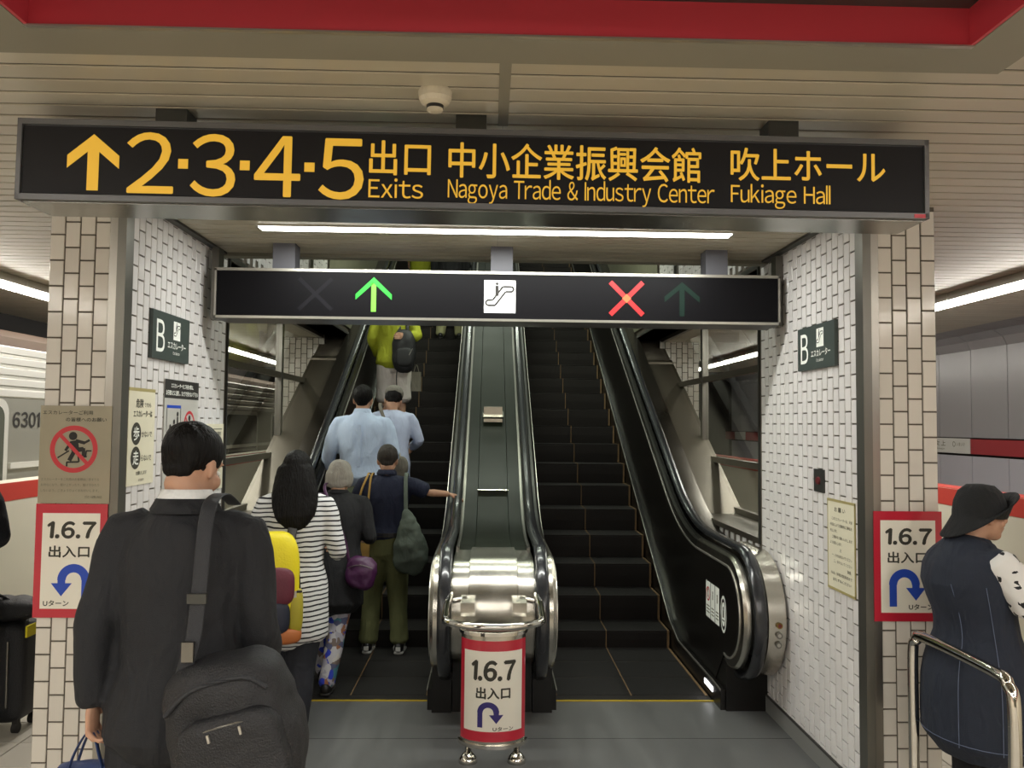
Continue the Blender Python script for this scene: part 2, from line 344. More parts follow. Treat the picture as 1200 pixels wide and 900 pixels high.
# ------------------------------------------------------------------ key measures
WL, WR = -1.617, 1.686          # faces of the two side walls
CL, CR = -1.95, 2.02            # outer faces of walls / columns
YF = 3.669                      # front of columns
ZC = 2.71                       # ceiling
CX = 0.035                      # centre line
inc = 0.554
nose_z = lambda y: 0.13 + inc * (y - 6.37)
cop_z = lambda y: 1.34 + 0.557 * (y - 7.2)
YW0, YW1, ZW0, ZW1 = 5.12, 9.75, 0.976, 2.70

# ------------------------------------------------------------------ floor
struct(G().box(-3.05, 3.15, -7, 18, -0.12, -0.012).build('floor', M['grout']))
fl = bpy.data.objects['floor']
tm = G().chbox((0, 0, 0), (0.294, 0.294, 0.012), 0.002).mesh('floor_tile'); tm.materials.append(M['floor_tile'])
rest = G()
for i in range(-11, 11):
    for j in range(-22, 60):
        x, y = i * 0.3 + 0.1, j * 0.3 + 0.15
        if -1.7 < x < 1.75 and y > 3.35: continue
        if 3.0 < y < 8.4 and ((-3.0 < x < -1.7) or (1.75 < x < 3.1)): 
            t = link('tile', tm, fl, (x, y, -0.006))
        elif -3.0 < x < 3.1: rest.chbox((x, y, -0.006), (0.294, 0.294, 0.012), 0.002)
stuff(rest.build('tile_field', M['floor_tile'], fl))
struct(G().box(WL, WR, 3.35, 5.157, -0.03, 0.002).build('floor_1', M['floor_plate']))
fp = bpy.data.objects['floor_1']
for y in (3.95, 4.55): G().box(WL, WR, y, y + 0.004, 0.002, 0.0028).build('joint', M['seam'], fp)

# ------------------------------------------------------------------ tiled walls
TW, TH, PW, PH = 0.060, 0.1075, 0.0665, 0.1145
_tiles = {}
def tile_mesh(wd, ht, m, nrm):
    k = (round(wd, 3), round(ht, 3), m.name, nrm)
    if k not in _tiles:
        g = G().chbox((0, 0, 0), (wd, ht, 0.008), 0.0016)
        if nrm == '-y': V = [(v[0], -v[2], v[1]) for v in g.v]
        elif nrm == '+x': V = [(v[2], v[0], v[1]) for v in g.v]
        else: V = [(-v[2], v[0], v[1]) for v in g.v]
        h = G(); h.v = V; h.f = g.f; me = h.mesh('tile'); me.materials.append(m); _tiles[k] = me
    return _tiles[k]
def tile_field(parent, a0, a1, b0, b1, place, nrm, m, keep=lambda a, b: True, near=lambda a, b: True, limit=300, stuffm=None, phase=0.0):
    """tiles in vertical columns, alternate columns shifted half a tile; place(a,b) -> world point"""
    n = int(round((a1 - a0) / PW)); cnt = 0; rest = G(); cells = []
    for i in range(n):
        a = a0 + (i + 0.5) * (a1 - a0) / n
        k = 0; b = b0 - ((i % 2) * PH / 2) - phase
        while b < b1:
            lo, hi = max(b, b0), min(b + PH, b1)
            if hi - lo > 0.02:
                c = (lo + hi) / 2
                if keep(a, c): cells.append((a, c, hi - lo - (PH - TH)))
            b += PH
    cells.sort(key=lambda c: c[0])
    for (a, c, h) in cells:
        if near(a, c) and cnt < limit:
            link('tile', tile_mesh(TW, h, m, nrm), parent, place(a, c)); cnt += 1
        else:
            me = tile_mesh(TW, h, m, nrm); p = Vector(place(a, c)); rest.add([Vector(v.co) + p for v in me.vertices], [tuple(q.vertices) for q in me.polygons])
    if rest.v: stuff(rest.build('tile_field', stuffm or m, parent))
# column fronts
for side, xa, xb in (('left', CL, -1.684), ('right', 1.752, CR)):
    o = struct(G().box(min(xa, xb), max(xa, xb), YF + 0.006, 4.2, 0, ZC).build('wall_front_' + side, M['grout']))
    tile_field(o, xa, xb, 0.0, ZC, lambda a, b: (a, YF + 0.003, b), '-y', M['tile'])
    ox = CL if side == 'left' else CR; sg = -1 if side == 'left' else 1
# side walls (thick, with window opening; solid under the inclined coping)
for side, xi, xo, sg in (('left', WL, CL, 1), ('right', WR, CR, -1)):
    g = G(); a, b = sorted((xi - sg * 0.006, xo))
    g.prism([(YF + 0.05, 0), (YW0, 0), (YW0, 3.2), (YF + 0.05, ZC)], a, b)
    yk = 7.2 + (ZW0 - 1.34) / 0.557
    g.prism([(YW0, 0), (20, 0), (20, cop_z(20)), (yk, ZW0), (YW0, ZW0)], a, b)
    g.prism([(YW0, ZW1), (9.9, ZW1), (20, cop_z(20)), (20, 12), (YW0, 3.7)], a, b)
    o = struct(g.build('wall_' + side, M['grout']))
    xt = xi - sg * 0.002
    def keep(y, z):
        if y < YW0 - 0.02 and z < 3.3: return True
        if y > 8.15 and z > cop_z(y) + 0.05: return False
        if YW0 - 0.03 < y < YW1 + 0.05 and z > ZW0 - 0.05 and z < ZW1 + 0.05 and z > cop_z(y) - 0.05: return False
        return z > nose_z(y) + 0.3 and z < cop_z(y) - 0.05 or (z > ZW1 and z < 3.7 + 0.557 * (y - 4.95)) or (y < 7 and z < ZW0)
    tile_field(o, 3.735, 14.0, 0.0, 9.0, lambda a_, b_: (xt, a_, b_), '+x' if sg > 0 else '-x', M['tile_in'], keep,
               near=lambda y, z: y < 4.9 and (0.9 < z < ZC if side == 'left' else 0.1 < z < ZC), limit=298, stuffm=M['tile_stuff'])
    # stone-like shaft wall above the window's far end
    struct(G().prism([(8.2, 2.78), (9.9, 2.78), (20, cop_z(20)), (20, 12), (8.2, 5.6)], min(xi + sg * 0.002, xi + sg * 0.012), max(xi + sg * 0.002, xi + sg * 0.012)).build('trim_shaft_' + side, M['shaft_wall']))
    struct(G().box(min(xi, xi + sg * 0.02), max(xi, xi + sg * 0.02), 7.3, 7.42, 2.88, 5).build('trim_strip_' + side, M['steel_dark']))
    # tiles on the column's outer side and back as plain tiled face
    # coping: metal lining of the inclined sill, the level sill and the head
    g = G(); ya, yb = yk, 9.1
    x0, x1 = sorted((xi + sg * 0.008, xo))
    g.prism([(YW0, ZW0), (yk, ZW0), (9.1, cop_z(9.1)), (9.1, cop_z(9.1) + 0.035), (yk - 0.02, ZW0 + 0.035), (YW0, ZW0 + 0.035)], x0, x1)
    g.build('sill', M['coping'], o)
    G().box(x0, x1, 9.0, YW1, cop_z(9.1) - 0.04, cop_z(9.1)).build('sill_end', M['coping'], o)
    G().prism([(9.1, cop_z(9.1) - .05), (9.9, cop_z(9.1) - .05), (9.9, ZW1 + .05), (9.75, ZW1 + .05), (9.75, cop_z(9.1)), (9.1, cop_z(9.1))], x0, x1).build('jamb', M['shaft_wall'], o)
    G().box(x0, x1, YW0, YW1, ZW1, ZW1 + 0.03).build('head_lining', M['jamb_dark'], o)
    G().box(x0, x1, YW0 - 0.012, YW0, ZW0, ZW1 + 0.03).build('jamb', M['jamb_dark'], o)
    # baseboard
    bx = sorted((xi, xi + sg * 0.014))
    bb = struct(G().box(bx[0], bx[1], YF + 0.02, 5.2, 0, 0.092).build('baseboard_' + side, M['base_grey']))
    G().box(bx[0], bx[1] , YF + 0.02, 5.2, 0.0921, 0.1).build('top_strip', M['seam'], bb)
    # steel corner at the column edge
    tx = sorted((xi + sg * 0.004, xi - sg * 0.068))
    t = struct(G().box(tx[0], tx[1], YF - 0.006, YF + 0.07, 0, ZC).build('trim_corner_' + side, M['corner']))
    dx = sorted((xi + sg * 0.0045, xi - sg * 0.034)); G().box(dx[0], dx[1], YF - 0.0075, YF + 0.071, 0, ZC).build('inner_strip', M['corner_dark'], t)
    # window frame and glass
    wn = 'window_1' if side == 'left' else 'window_2'; xg = xo + sg * 0.03
    r0 = struct(G().add([(xg, YW0, ZW0), (xg, YW1, ZW0), (xg, YW1, ZW1), (xg, YW0, ZW1)], [(0, 1, 2, 3)]).build(wn, M['glass']))
    bars = [('rail', YW0, YW1, 1.385, 1.435), ('rail', YW0, YW1, 2.105, 2.155), ('bottom_rail', YW0, 6.9, ZW0 + 0.03, ZW0 + 0.08), ('top_rail', YW0, YW1, ZW1 - 0.04, ZW1),
            ('mullion', 7.55, 7.62, ZW0, ZW1), ('mullion', 9.45, 9.50, ZW0 + .3, ZW1), ('mullion', 9.68, 9.72, ZW0 + .3, ZW1), ('mullion', YW0, YW0 + .05, ZW0, ZW1)]
    for (nm, y0, y1, z0, z1) in bars:
        dd = 0.022 if 'rail' in nm else 0.028
        G().box(xg - dd, xg + dd, y0, y1, z0, z1).build(nm, M['steel_dark'] if nm == 'mullion' else M['coping'], r0)
    # tiled pier beyond the window on the platform side
    px0, px1 = sorted((xo - sg * 0.02, xo - sg * 0.5))
    p = struct(G().box(px0, px1, 9.86, 10.6, 0, 4).build('wall_pier_' + side, M['grout']))
    tile_field(p, px0, px1, 1.2, ZC, lambda a_, b_: (a_, 9.857, b_), '-y', M['tile'], limit=300)

# ------------------------------------------------------------------ ceiling of slats
ceil = struct(G().box(-4.65, 4.75, 2.24, 4.95, ZC + 0.0045, ZC + 0.06).box(-4.65, CL, 4.95, 18, ZC + 0.0045, ZC + 0.06).box(CR, 4.75, 4.95, 18, ZC + 0.0045, ZC + 0.06)
              .box(-4.65, -1.35, -7, 2.24, ZC + 0.0045, ZC + 0.06).box(1.42, 4.75, -7, 2.24, ZC + 0.0045, ZC + 0.06).box(-1.35, 1.42, -7, -1.2, ZC + 0.0045, ZC + 0.06).build('ceiling', M['plenum']))
_sl = {}
def slat(x0, x1, y):
    k = (x0, x1)
    if k not in _sl:
        L = x1 - x0; me = G().prism([(-0.0432, 0.012), (-0.0432, 0.0015), (-0.042, 0), (0.042, 0), (0.0432, 0.0015), (0.0432, 0.012)], x0, x1).mesh('slat'); me.materials.append(M['slat']); _sl[k] = me
    link('slat', _sl[k], ceil, (0, y, ZC))
far = G()
y = 2.292
for i in range(130):
    yy = y + i * 0.1
    if yy < 2.78: slat(-4.65, 0.018, yy); slat(0.052, 4.75, yy)
    elif yy < 4.92: slat(-4.65, 0.0345, yy); slat(0.0355, 4.75, yy)
    elif yy < 11: slat(-4.65, CL - 0.01, yy); slat(CR + 0.01, 4.75, yy)
    else:
        for a, b in ((-4.65, CL), (CR, 4.75)): far.box(a, b, yy - 0.0465, yy + 0.0465, ZC, ZC + 0.01)
for i in range(1, 9): slat(-4.65, -1.36, y - i * 0.1); slat(1.43, 4.75, y - i * 0.1)
for i in range(9, 92):
    yy = y - i * 0.1; far.box(-4.65, -1.36, yy - 0.0465, yy + 0.0465, ZC, ZC + 0.01); far.box(1.43, 4.75, yy - 0.0465, yy + 0.0465, ZC, ZC + 0.01)
stuff(far.build('slat_field', M['slat'], ceil))
G().box(0.018, 0.052, 2.245, 2.75, ZC - 0.002, ZC + 0.012).build('joint_cover', M['frame_grey'], ceil)
# coffer with the red fascia
cf = struct(G().prism([(-1.19, 2.088), (1.255, 2.088), (1.42, 2.24), (-1.35, 2.24)], ZC - 0.012, ZC + 0.03, 'z').prism([(1.255, 2.088), (1.42, 2.24), (1.42, -1.2), (1.255, -1.2)], ZC - 0.012, ZC + 0.03, 'z')
            .prism([(-1.19, 2.088), (-1.35, 2.24), (-1.35, -1.2), (-1.19, -1.2)], ZC - 0.012, ZC + 0.03, 'z').build('trim_1', M['frame_grey']))
G().box(-1.19, 1.255, 2.078, 2.0875, ZC - 0.010, 2.80).build('red_fascia', M['red_panel'], cf)
G().box(1.245, 1.2545, -1.2, 2.0875, ZC - 0.010, 2.80).build('red_fascia', M['red_panel'], cf)
G().box(-1.1895, -1.18, -1.2, 2.0875, ZC - 0.010, 2.80).build('red_fascia', M['red_panel'], cf)
G().box(-1.19, 1.255, 2.074, 2.0888, ZC - 0.0135, ZC - 0.009).build('edge_strip', M['trim_light'], cf)
G().box(-1.3, 1.3, -1.2, 2.12, 2.80, 2.84).build('coffer_top', M['jamb_dark'], cf)
# niche light and trims
t = struct(G().box(WL, WR, 4.935, 5.02, ZC - 0.02, ZC + 0.2).build('trim_2', M['frame_grey']))
for (sx, nm) in ((WL + 0.02, 'trim_3'), (WR - 0.02, 'trim_4')): struct(G().box(sx - 0.02, sx + 0.02, YF + 0.05, 4.94, ZC - 0.014, ZC).build(nm, M['jamb_dark']))
lf = empty('ceiling_light', 'long recessed white tube light between the two black hanging signs', 'light', (0.03, 4.265, ZC))
G().box(-1.24, 1.24, -0.05, 0.05, -0.008, 0.0).build('housing', M['trim_light'], lf)
G().box(-1.225, 1.225, -0.043, 0.043, -0.012, -0.008).build('diffuser', M['tube'], lf)

# shaft over the escalators
sc = G().prism([(5.0, 3.45), (20, 3.45 + 0.557 * 15), (20, 3.75 + 0.557 * 15), (5.0, 3.75)], WL - .3, WR + .3)
sc.box(WL - .3, WR + .3, 4.96, 5.02, ZC + 0.02, 3.8).box(WL - .4, WR + .4, 19.8, 20, 0, 13)
struct(sc.build('ceiling_shaft', M['shaft_ceiling']))
for (yy) in (5.75, 8.2, 13.0):  # lowest fixture is added to go with the front shaft fill
    zz = 3.45 + 0.557 * (yy - 5)
    lo = empty('ceiling_light', 'tube light on the sloping shaft ceiling, ' + {5.75: 'added as lowest', 8.2: 'middle one', 13.0: 'highest'}[yy] + ' of three above the status sign', 'light', (CX, yy, zz)); lo.rotation_euler = (math.radians(29), 0, 0)
    G().box(-1.1, 1.1, -0.05, 0.05, -0.06, 0).build('housing', M['trim_light'], lo); G().box(-1.08, 1.08, -0.04, 0.04, -0.07, -0.06).build('diffuser', M['tube'], lo)

# ------------------------------------------------------------------ escalators
def rail_path(y_end=17.0, r=0.345, yc=4.96, ztop=0.95, start=-100):
    P = []; zc = ztop - r
    for k in range(0, 19):
        a = math.radians(start - k * (180 + start + 90 + 0) / 18 * 1.0)  # from under the newel round the front to the top
        P.append((yc + r * math.cos(a), zc + r * math.sin(a)))
    return P
def newel_path(r, yc=4.96, zc=0.60, y_end=17.0, drop=0.0):
    P = []
    for k in range(0, NA + 1):
        a = math.radians(-80 - k * 190 / NA)   # -80 .. -270
        P.append((yc + r * math.cos(a), zc + r * math.sin(a)))
    zt = zc + r
    P[-1] = (yc, zt)
    for yy in (5.3, 5.6): P.append((yy, zt))
    yb = 6.135   # nose line meets floor
    for k in range(1, 17):   # blend into incline
        yy = 5.6 + k * 0.07; t = k / 16; P.append((yy, zt + inc * (6.72 - 6.135) * t * t * 1.0 * 1.0))
    z1 = P[-1][1]; P[-1] = (6.72, zt + inc * (6.72 - yb))
    for yy in (8, 10, 12, 14, y_end): P.append((yy, zt + inc * (yy - yb)))
    return P
R0 = 0.35
NA = 40
def skirt_z(y): return 0.135 if y < 6.2 else 0.135 + inc * (y - 6.2) * 1.0
def make_escalator(x0, x1, outer, name, label):
    """x0<x1 step edges; outer = -1 when its outer balustrade stands on the left wall"""
    e = empty(name, label, 'escalator', ((x0 + x1) / 2, 5.157, 0)); cx = (x0 + x1) / 2; wd = x1 - x0
    inv = lambda g: setattr(g, 'v', [(v[0] - cx, v[1] - 5.157, v[2]) for v in g.v]) or g
    B = lambda g, nm, m, par=e, **k: inv(g).build(nm, m, par, **k)
    # comb plate and yellow line
    B(G().box(x0, x1, 5.157, 5.25, -0.02, 0.006), 'comb_plate', M['step'])
    B(G().box(x0 - 0.01, x1 + 0.01, 5.150, 5.162, 0.0, 0.0085), 'comb_line', M['comb_yellow'])
    # steps
    sm = None
    for k in range(-3, 34):
        if k < 0: y0 = 5.25 + (k + 3) * 0.373; y1 = y0 + 0.373; z = 0.004; rise = 0.05
        else: y0 = 6.37 + 0.352 * k; y1 = y0 + 0.36; z = 0.13 + 0.195 * k; rise = 0.13 if k == 0 else 0.20
        key = 'flat' if k < 0 else ('low' if k == 0 else 'full')
        if not hasattr(make_escalator, 'c'): make_escalator.c = {}
        ck = make_escalator.c
        if key not in ck:
            d = y1 - y0; g = G()
            # riser with a gentle curve, cleated tread
            pf = [(0.012, 0.0), (0.0, -0.012), (0.004, -rise * 0.5), (0.02, -rise - 0.02), (d, -rise - 0.02), (d, 0.0)] if k >= 0 else [(0.0, 0.0), (0.0, -0.03), (d - 0.004, -0.03), (d - 0.004, 0.0)]
            g.prism(pf, -wd / 2, wd / 2); a = g.mesh('step'); a.materials.append(M['step'])
            t = G().box(-wd / 2 + 0.003, wd / 2 - 0.003, 0.014, d - 0.004, 0.0, 0.002).mesh('tread'); t.materials.append(M['tread'])
            n = G().box(-wd / 2 + 0.003, wd / 2 - 0.003, 0.0 if k >= 0 else d - 0.012, 0.014 if k >= 0 else d - 0.004, 0.0005, 0.003).mesh('nosing'); n.materials.append(M['nose'])
            ls_ = []
            for xx, ww in ((0.0, 0.0035), (-wd / 2 + 0.012, 0.008), (wd / 2 - 0.012, 0.008)):
                l = G().box(xx - ww, xx + ww, -0.001, d - 0.004, -0.002, 0.0042)
                if k >= 0: l.box(xx - ww, xx + ww, -0.002, 0.016, -rise * 0.93, 0.0)
                l = l.mesh('marking_line'); l.materials.append(M['tan']); ls_.append(l)
            ck[key] = (a, t, n, ls_)
        a, t, n, l = ck[key]
        s = link('step', a, e, (0, y0 - 5.157, z)); link('tread', t, s); link('nosing', n, s); [link('marking_line', q, s) for q in l]
    # balustrades on both sides
    for sd, xe in ((-1, x0), (1, x1)):
        wall_side = (sd == outer); o = sd   # outward direction
        X = lambda a: xe + o * a
        rng = lambda a, b: (min(X(a), X(b)), max(X(a), X(b)))
        sk = [(5.0, -0.05), (5.0, 0.125), (5.2, 0.13), (6.1, 0.13)] + [(6.1 + q, 0.13 + inc * q * (0.6 if q < 0.4 else 0.95)) for q in (0.3, 0.6)] + [(9, 0.13 + inc * 2.86), (17, 0.13 + inc * 10.86), (17, inc * 10.0), (6.6, -0.05)]
        sk[4] = (6.4, 0.21); sk[5] = (6.7, 0.38); sk[6] = (9, nose_z(9) + 0.06); sk[7] = (17, nose_z(17) + 0.06); sk[8] = (17, nose_z(17) - 0.6)
        B(G().prism(sk, *rng(0.006, 0.034)), 'skirt_panel', M['black_gloss'])
        line = sk[1:8]
        B(G().sweep(line, [(X(0.002), -0.010), (X(0.008), -0.010), (X(0.008), 0.002), (X(0.002), 0.002)]), 'skirt_trim', M['trim_light'])
        # inner panel
        pp = newel_path(R0 - 0.085); poly = pp + [(17, nose_z(17) + 0.06), (9, nose_z(9) + 0.06), (6.7, 0.38), (6.4, 0.21), (6.1, 0.13), (5.2, 0.13)]
        B(G().prism(poly, *rng(0.03, 0.055)), 'side_panel', M['black_gloss'])
        B(G().sweep(newel_path(R0 - 0.075), [(X(0.026), -0.012), (X(0.034), -0.012), (X(0.034), 0.0), (X(0.026), 0.0)]), 'panel_trim', M['trim_light'])
        RP = [(X(0.03), -0.05), (X(0.10), -0.05), (X(0.078), 0.014), (X(0.055), 0.014), (X(0.038), 0.0)]
        B(G().sweep(newel_path(R0 - 0.03)[:NA + 4], RP), 'rim', M['steel'], auto=True); B(G().sweep(newel_path(R0 - 0.03)[NA + 3:], RP), 'upper_rim', M['rim_dark'], auto=True)
        ring = [(X(0.118 + 0.038 * math.cos(t)), 0.02 + 0.02 * math.sin(t) + (0.006 if math.sin(t) > 0 else 0)) for t in [2 * PI * q / 12 for q in range(12)]]
        B(G().sweep(newel_path(R0), ring), 'handrail', M['rubber'], smooth=True)
        if wall_side:
            B(G().sweep(newel_path(R0 + 0.01)[:NA + 2], [(X(0.165), -0.10), (X(0.272), -0.10), (X(0.272), -0.012), (X(0.262), 0.004), (X(0.165), 0.004)]), 'newel_cap', M['steel'], auto=True)
            B(G().sweep([(q[0], q[1] - 0.03) for q in newel_path(R0)[NA:]], [(X(0.155), -0.16), (X(0.30), -0.16), (X(0.30), -0.01), (X(0.22), 0.0), (X(0.155), 0.0)]), 'outer_deck', M['deck_out'], auto=True)
            B(G().box(*rng(0.0355, 0.29), 4.98, 6.2, 0.0, 0.30), 'newel_base', M['black_gloss'])
            B(G().prism([(q[0], q[1]) for q in newel_path(R0 - 0.1)[:NA + 2]] + [(6.2, 0.9), (6.2, 0.2)], *rng(0.056, 0.262)), 'newel_body', M['jamb_dark'])
        else:
            B(G().box(*rng(0.0355, 0.15), 4.95, 6.2, 0.0, 0.30), 'newel_base', M['black_gloss'])
    return e
XA0, XA1, XB0, XB1 = -1.33, -0.355, 0.425, 1.40
escL = make_escalator(XA0, XA1, -1, 'escalator', 'dark escalator going up with riders standing on it, under the green arrow')
make_escalator.c = {}
escR = make_escalator(XB0, XB1, 1, 'escalator', 'empty dark escalator with tan step lines, under the red cross')
# stickers and lamp on the right-hand balustrade (belongs to that escalator)
fr = frame((XB1 + 0.0295 - (XB0 + XB1) / 2, 5.157 - 5.157, 0), (0, -1, 0), (0, 0, 1))
def esc_print(fn, nm, m): p = Print(fr); fn(p); return p.build(nm, m, escR)
def slab(a0, a1, b0, b1, sh): return [(a0, b0 + sh * a0), (a1, b0 + sh * a1), (a1, b1 + sh * a1), (a0, b1 + sh * a0)]
a = -0.26
for q, wq in enumerate((0.105, 0.09, 0.09)):
    b0, b1 = 0.47, 0.70
    base = esc_print(lambda p: p.poly(slab(a, a + wq, b0, b1, 0.0)), 'warning_sticker', M['white_ink'])
    fr = frame((XB1 + 0.0290 - (XB0 + XB1) / 2, 0, 0), (0, -1, 0), (0, 0, 1))
    if q == 0: esc_print(lambda p: p.arc(a + wq / 2, 0.62, 0.035, 0.046, 0, 2 * PI).bar((a + .025, .655), (a + .08, .585), .008), 'red_ring', M['red_ink'])
    esc_print(lambda p: (p.disc(a + wq / 2, 0.645, 0.01), p.bar((a + wq / 2, 0.635), (a + wq / 2, 0.60), .018), p.rect(a + .015, a + wq - .015, 0.50, 0.508), p.rect(a + .015, a + wq - .015, 0.52, 0.528), p.rect(a + .015, a + wq - .015, 0.54, 0.548)), 'sticker_figure', M['ink_faint'])
    fr = frame((XB1 + 0.0295 - (XB0 + XB1) / 2, 0, 0), (0, -1, 0), (0, 0, 1))
    a += wq + 0.012
fr = frame((XB1 + 0.0295 - (XB0 + XB1) / 2, 0, 0), (0, -1, 0), (0, 0, 1))
esc_print(lambda p: (p.arc(0.14, 0.565, 0.052, 0.062, 0, 2 * PI, sy=1.8), p.disc(0.14, 0.565, 0.040, 0.072)), 'round_sticker', M['white_ink'])
fr = frame((XB1 + 0.0290 - (XB0 + XB1) / 2, 0, 0), (0, -1, 0), (0, 0, 1))
esc_print(lambda p: (p.disc(0.14, 0.60, 0.012), p.bar((0.14, 0.59), (0.14, 0.545), .026), p.rect(.115, .165, .525, .532)), 'sticker_figure', M['ink'])
lampm = mat('lit_skirt_lamp', '#ffffff', 0.4, emit=2.2)
lp = G(); lp.box(0.4935 - 0.004, 0.4935 + 0.0005, 5.17 - 5.157, 5.36 - 5.157, 0.055, 0.085); lp.build('indicator_lamp', lampm, escR)
for k, z in enumerate((0.60, 0.545, 0.49)):
    yb = 4.96 - math.sqrt(max(0, 0.3665 ** 2 - (z - 0.6) ** 2)) - 0.006
    G().tube([(1.62, yb + 0.004, z), (1.62, yb - 0.006, z)], [0.017, 0.017], 16, cap=False).build('button_ring', M['brass'] if k == 0 else M['steel_dark'], escR).location = (-(XB0 + XB1) / 2, -5.157, 0)
    G().tube([(1.62, yb - 0.004, z), (1.62, yb - 0.009, z)], [0.01, 0.01], 12, cap=False).build('button', M['red_knob'] if k == 0 else M['trim_light'], escR).location = (-(XB0 + XB1) / 2, -5.157, 0)

# centre deck between the escalators
dk = empty('escalator_centre_deck', 'steel decking sloping up between the two escalators', 'deck', (CX, 4.95, 0))
off = lambda g: setattr(g, 'v', [(v[0], v[1] - 4.95, v[2]) for v in g.v]) or g
xr = 0.235
np_ = newel_path(R0 - 0.05); low = np_[:NA + 2]; up = np_[NA + 1:]
off(G().sweep(low, [(-xr, -0.06), (xr, -0.06), (xr, 0.0), (-xr, 0.0)])).build('lower_deck', M['steel'], dk, auto=True)
off(G().sweep(low, [(-0.14, 0.0), (0.14, 0.0), (0.135, 0.018), (-0.135, 0.018)])).build('raised_panel', M['steel'], dk, auto=True)
off(G().sweep(up, [(-xr, -0.06), (xr, -0.06), (xr, 0.0), (-xr, 0.0)])).build('upper_deck', M['deck_dark'], dk, auto=True)
off(G().sweep(up, [(-0.12, 0.0), (0.12, 0.0), (0.115, 0.014), (-0.115, 0.014)])).build('raised_panel', M['deck_dark'], dk, auto=True)
off(G().sweep(up, [(-xr, 0.0), (-xr + .02, 0.0), (-xr + .02, 0.02), (-xr, 0.02)])).build('edge_strip', M['steel_dark'], dk)
off(G().sweep(up, [(xr - .02, 0.0), (xr, 0.0), (xr, 0.02), (xr - .02, 0.02)])).build('edge_strip', M['steel_dark'], dk)
off(G().box(-0.235, 0.235, 4.965, 6.0, 0.0, 0.4)).build('plinth', M['black_gloss'], dk)
for yy, s_ in ((5.75, 1), (6.55, 1), (7.6, 1)):
    zz = 0.60 + R0 - 0.03 + (inc * (yy - 6.135) if yy > 6.135 else 0.0) + (0.02 if yy == 5.75 else 0)
    if yy == 7.6:
        off(G().cbox((0, yy, zz + 0.06), (0.17, 0.06, 0.14), (0.1, 0, 0)).cbox((0, yy - 0.02, zz + 0.05), (0.19, 0.1, 0.02), (0.5, 0, 0))).build('anti_slide_block', M['steel'], dk)
    elif yy > 6:
        off(G().cbox((0, yy, zz + 0.02), (0.24, 0.012, 0.03), (0.5, 0, 0))).build('joint_cover', M['steel'], dk)

# ------------------------------------------------------------------ pictogram helpers
def esc_picto(p, cx, cz, s, lw):   # escalator with rider
    P = [(-0.38, -0.30), (-0.16, -0.30), (0.20, 0.17), (0.38, 0.17)]
    Q = [(-0.38, -0.12), (-0.24, -0.12), (0.10, 0.34), (0.38, 0.34)]
    for A in (P, Q):
        for i in range(3): p.bar((cx + A[i][0] * s, cz + A[i][1] * s), (cx + A[i + 1][0] * s, cz + A[i + 1][1] * s), lw)
    p.arc(cx - 0.38 * s, cz - 0.21 * s, 0.09 * s - lw / 2, 0.09 * s + lw / 2, PI / 2, 1.5 * PI, 10)
    p.arc(cx + 0.38 * s, cz + 0.255 * s, 0.085 * s - lw / 2, 0.085 * s + lw / 2, -PI / 2, PI / 2, 10)
    p.disc(cx - 0.10 * s, cz + 0.44 * s, 0.05 * s); p.rect(cx - 0.16 * s, cx - 0.04 * s, cz + 0.02 * s, cz + 0.37 * s)
def up_arrow(p, cx, cz, h, wd, lw):
    top = cz + h / 2
    p.bar((cx, cz - h / 2), (cx, top - lw * 0.6), lw)
    for sg in (-1, 1): p.poly([(cx, top), (cx + sg * wd / 2, top - wd * 0.42), (cx + sg * wd / 2, top - wd * 0.42 - lw * 1.15), (cx, top - lw * 1.15)][::sg])

# ------------------------------------------------------------------ big exit sign
bs = empty('exit_direction_sign', 'long charcoal hanging sign with big yellow exit numbers and arrow', 'sign', (-0.04, 2.6, 2.64))
bs.rotation_euler = (0, math.radians(0.30), math.radians(-0.05))
HW, HH = 1.452, 0.258
G().box(-HW, HW, 0.004, 0.20, -HH, 0.0).build('housing', M['sign_grey'], bs)
G().box(-HW + 0.01, HW - 0.01, 0.01, 0.195, -HH - 0.004, -HH).build('underside', M['sign_under'], bs)
G().box(-HW + 0.018, HW - 0.018, -0.002, 0.004, -HH + 0.022, -0.022).build('face', M['sign_black'], bs)
for (a, b, c, d) in ((-HW, HW, -0.018, 0.0), (-HW, HW, -HH, -HH + 0.018), (-HW, -HW + 0.014, -HH, 0), (HW - 0.014, HW, -HH, 0)): G().box(a, b, -0.008, 0.01, c, d).build('frame_bar', M['sign_grey'], bs)
G().box(HW - 0.05, HW - 0.014, -0.0095, -0.008, -HH + 0.002, -HH + 0.014).build('red_tag', M['red_panel'], bs)
for px in (-1.0, -0.03, 1.0): G().cbox((px, 0.10, 0.045), (0.10, 0.09, 0.09)).build('hanger', M['jamb_dark'], bs)
K = 0.002703
def bx_(x0, x1, y0, y1):    # from sign drawing units to sign plane
    t = lambda x: 139.5 + (x - 40) * 0.0251
    m = lambda x: (x - 577.5) * K
    xm = (x0 + x1) / 2; kk = K * (0.995 if xm > 577 else 1.0)
    return m(x0), m(x1), -(y1 - t(xm)) * kk, -(y0 - t(xm)) * kk
F_ = frame((0, -0.0035, 0), (1, 0, 0), (0, 0, 1))
p = Print(F_); a = bx_(98, 158, 158.5, 225); up_arrow(p, (a[0] + a[1]) / 2, (a[2] + a[3]) / 2, a[3] - a[2], a[1] - a[0], 0.036); p.build('arrow_print', M['yellow_lit'], bs)
for ch, b in (('2', (167, 220.5, 157, 228)), ('3', (241, 292, 159, 232)), ('4', (315, 367.5, 161.5, 232.5)), ('5', (390, 441.5, 164.5, 236))):
    Print(F_).text(ch, *bx_(*b), bold=0.010).build('numeral', M['yellow_lit'], bs)
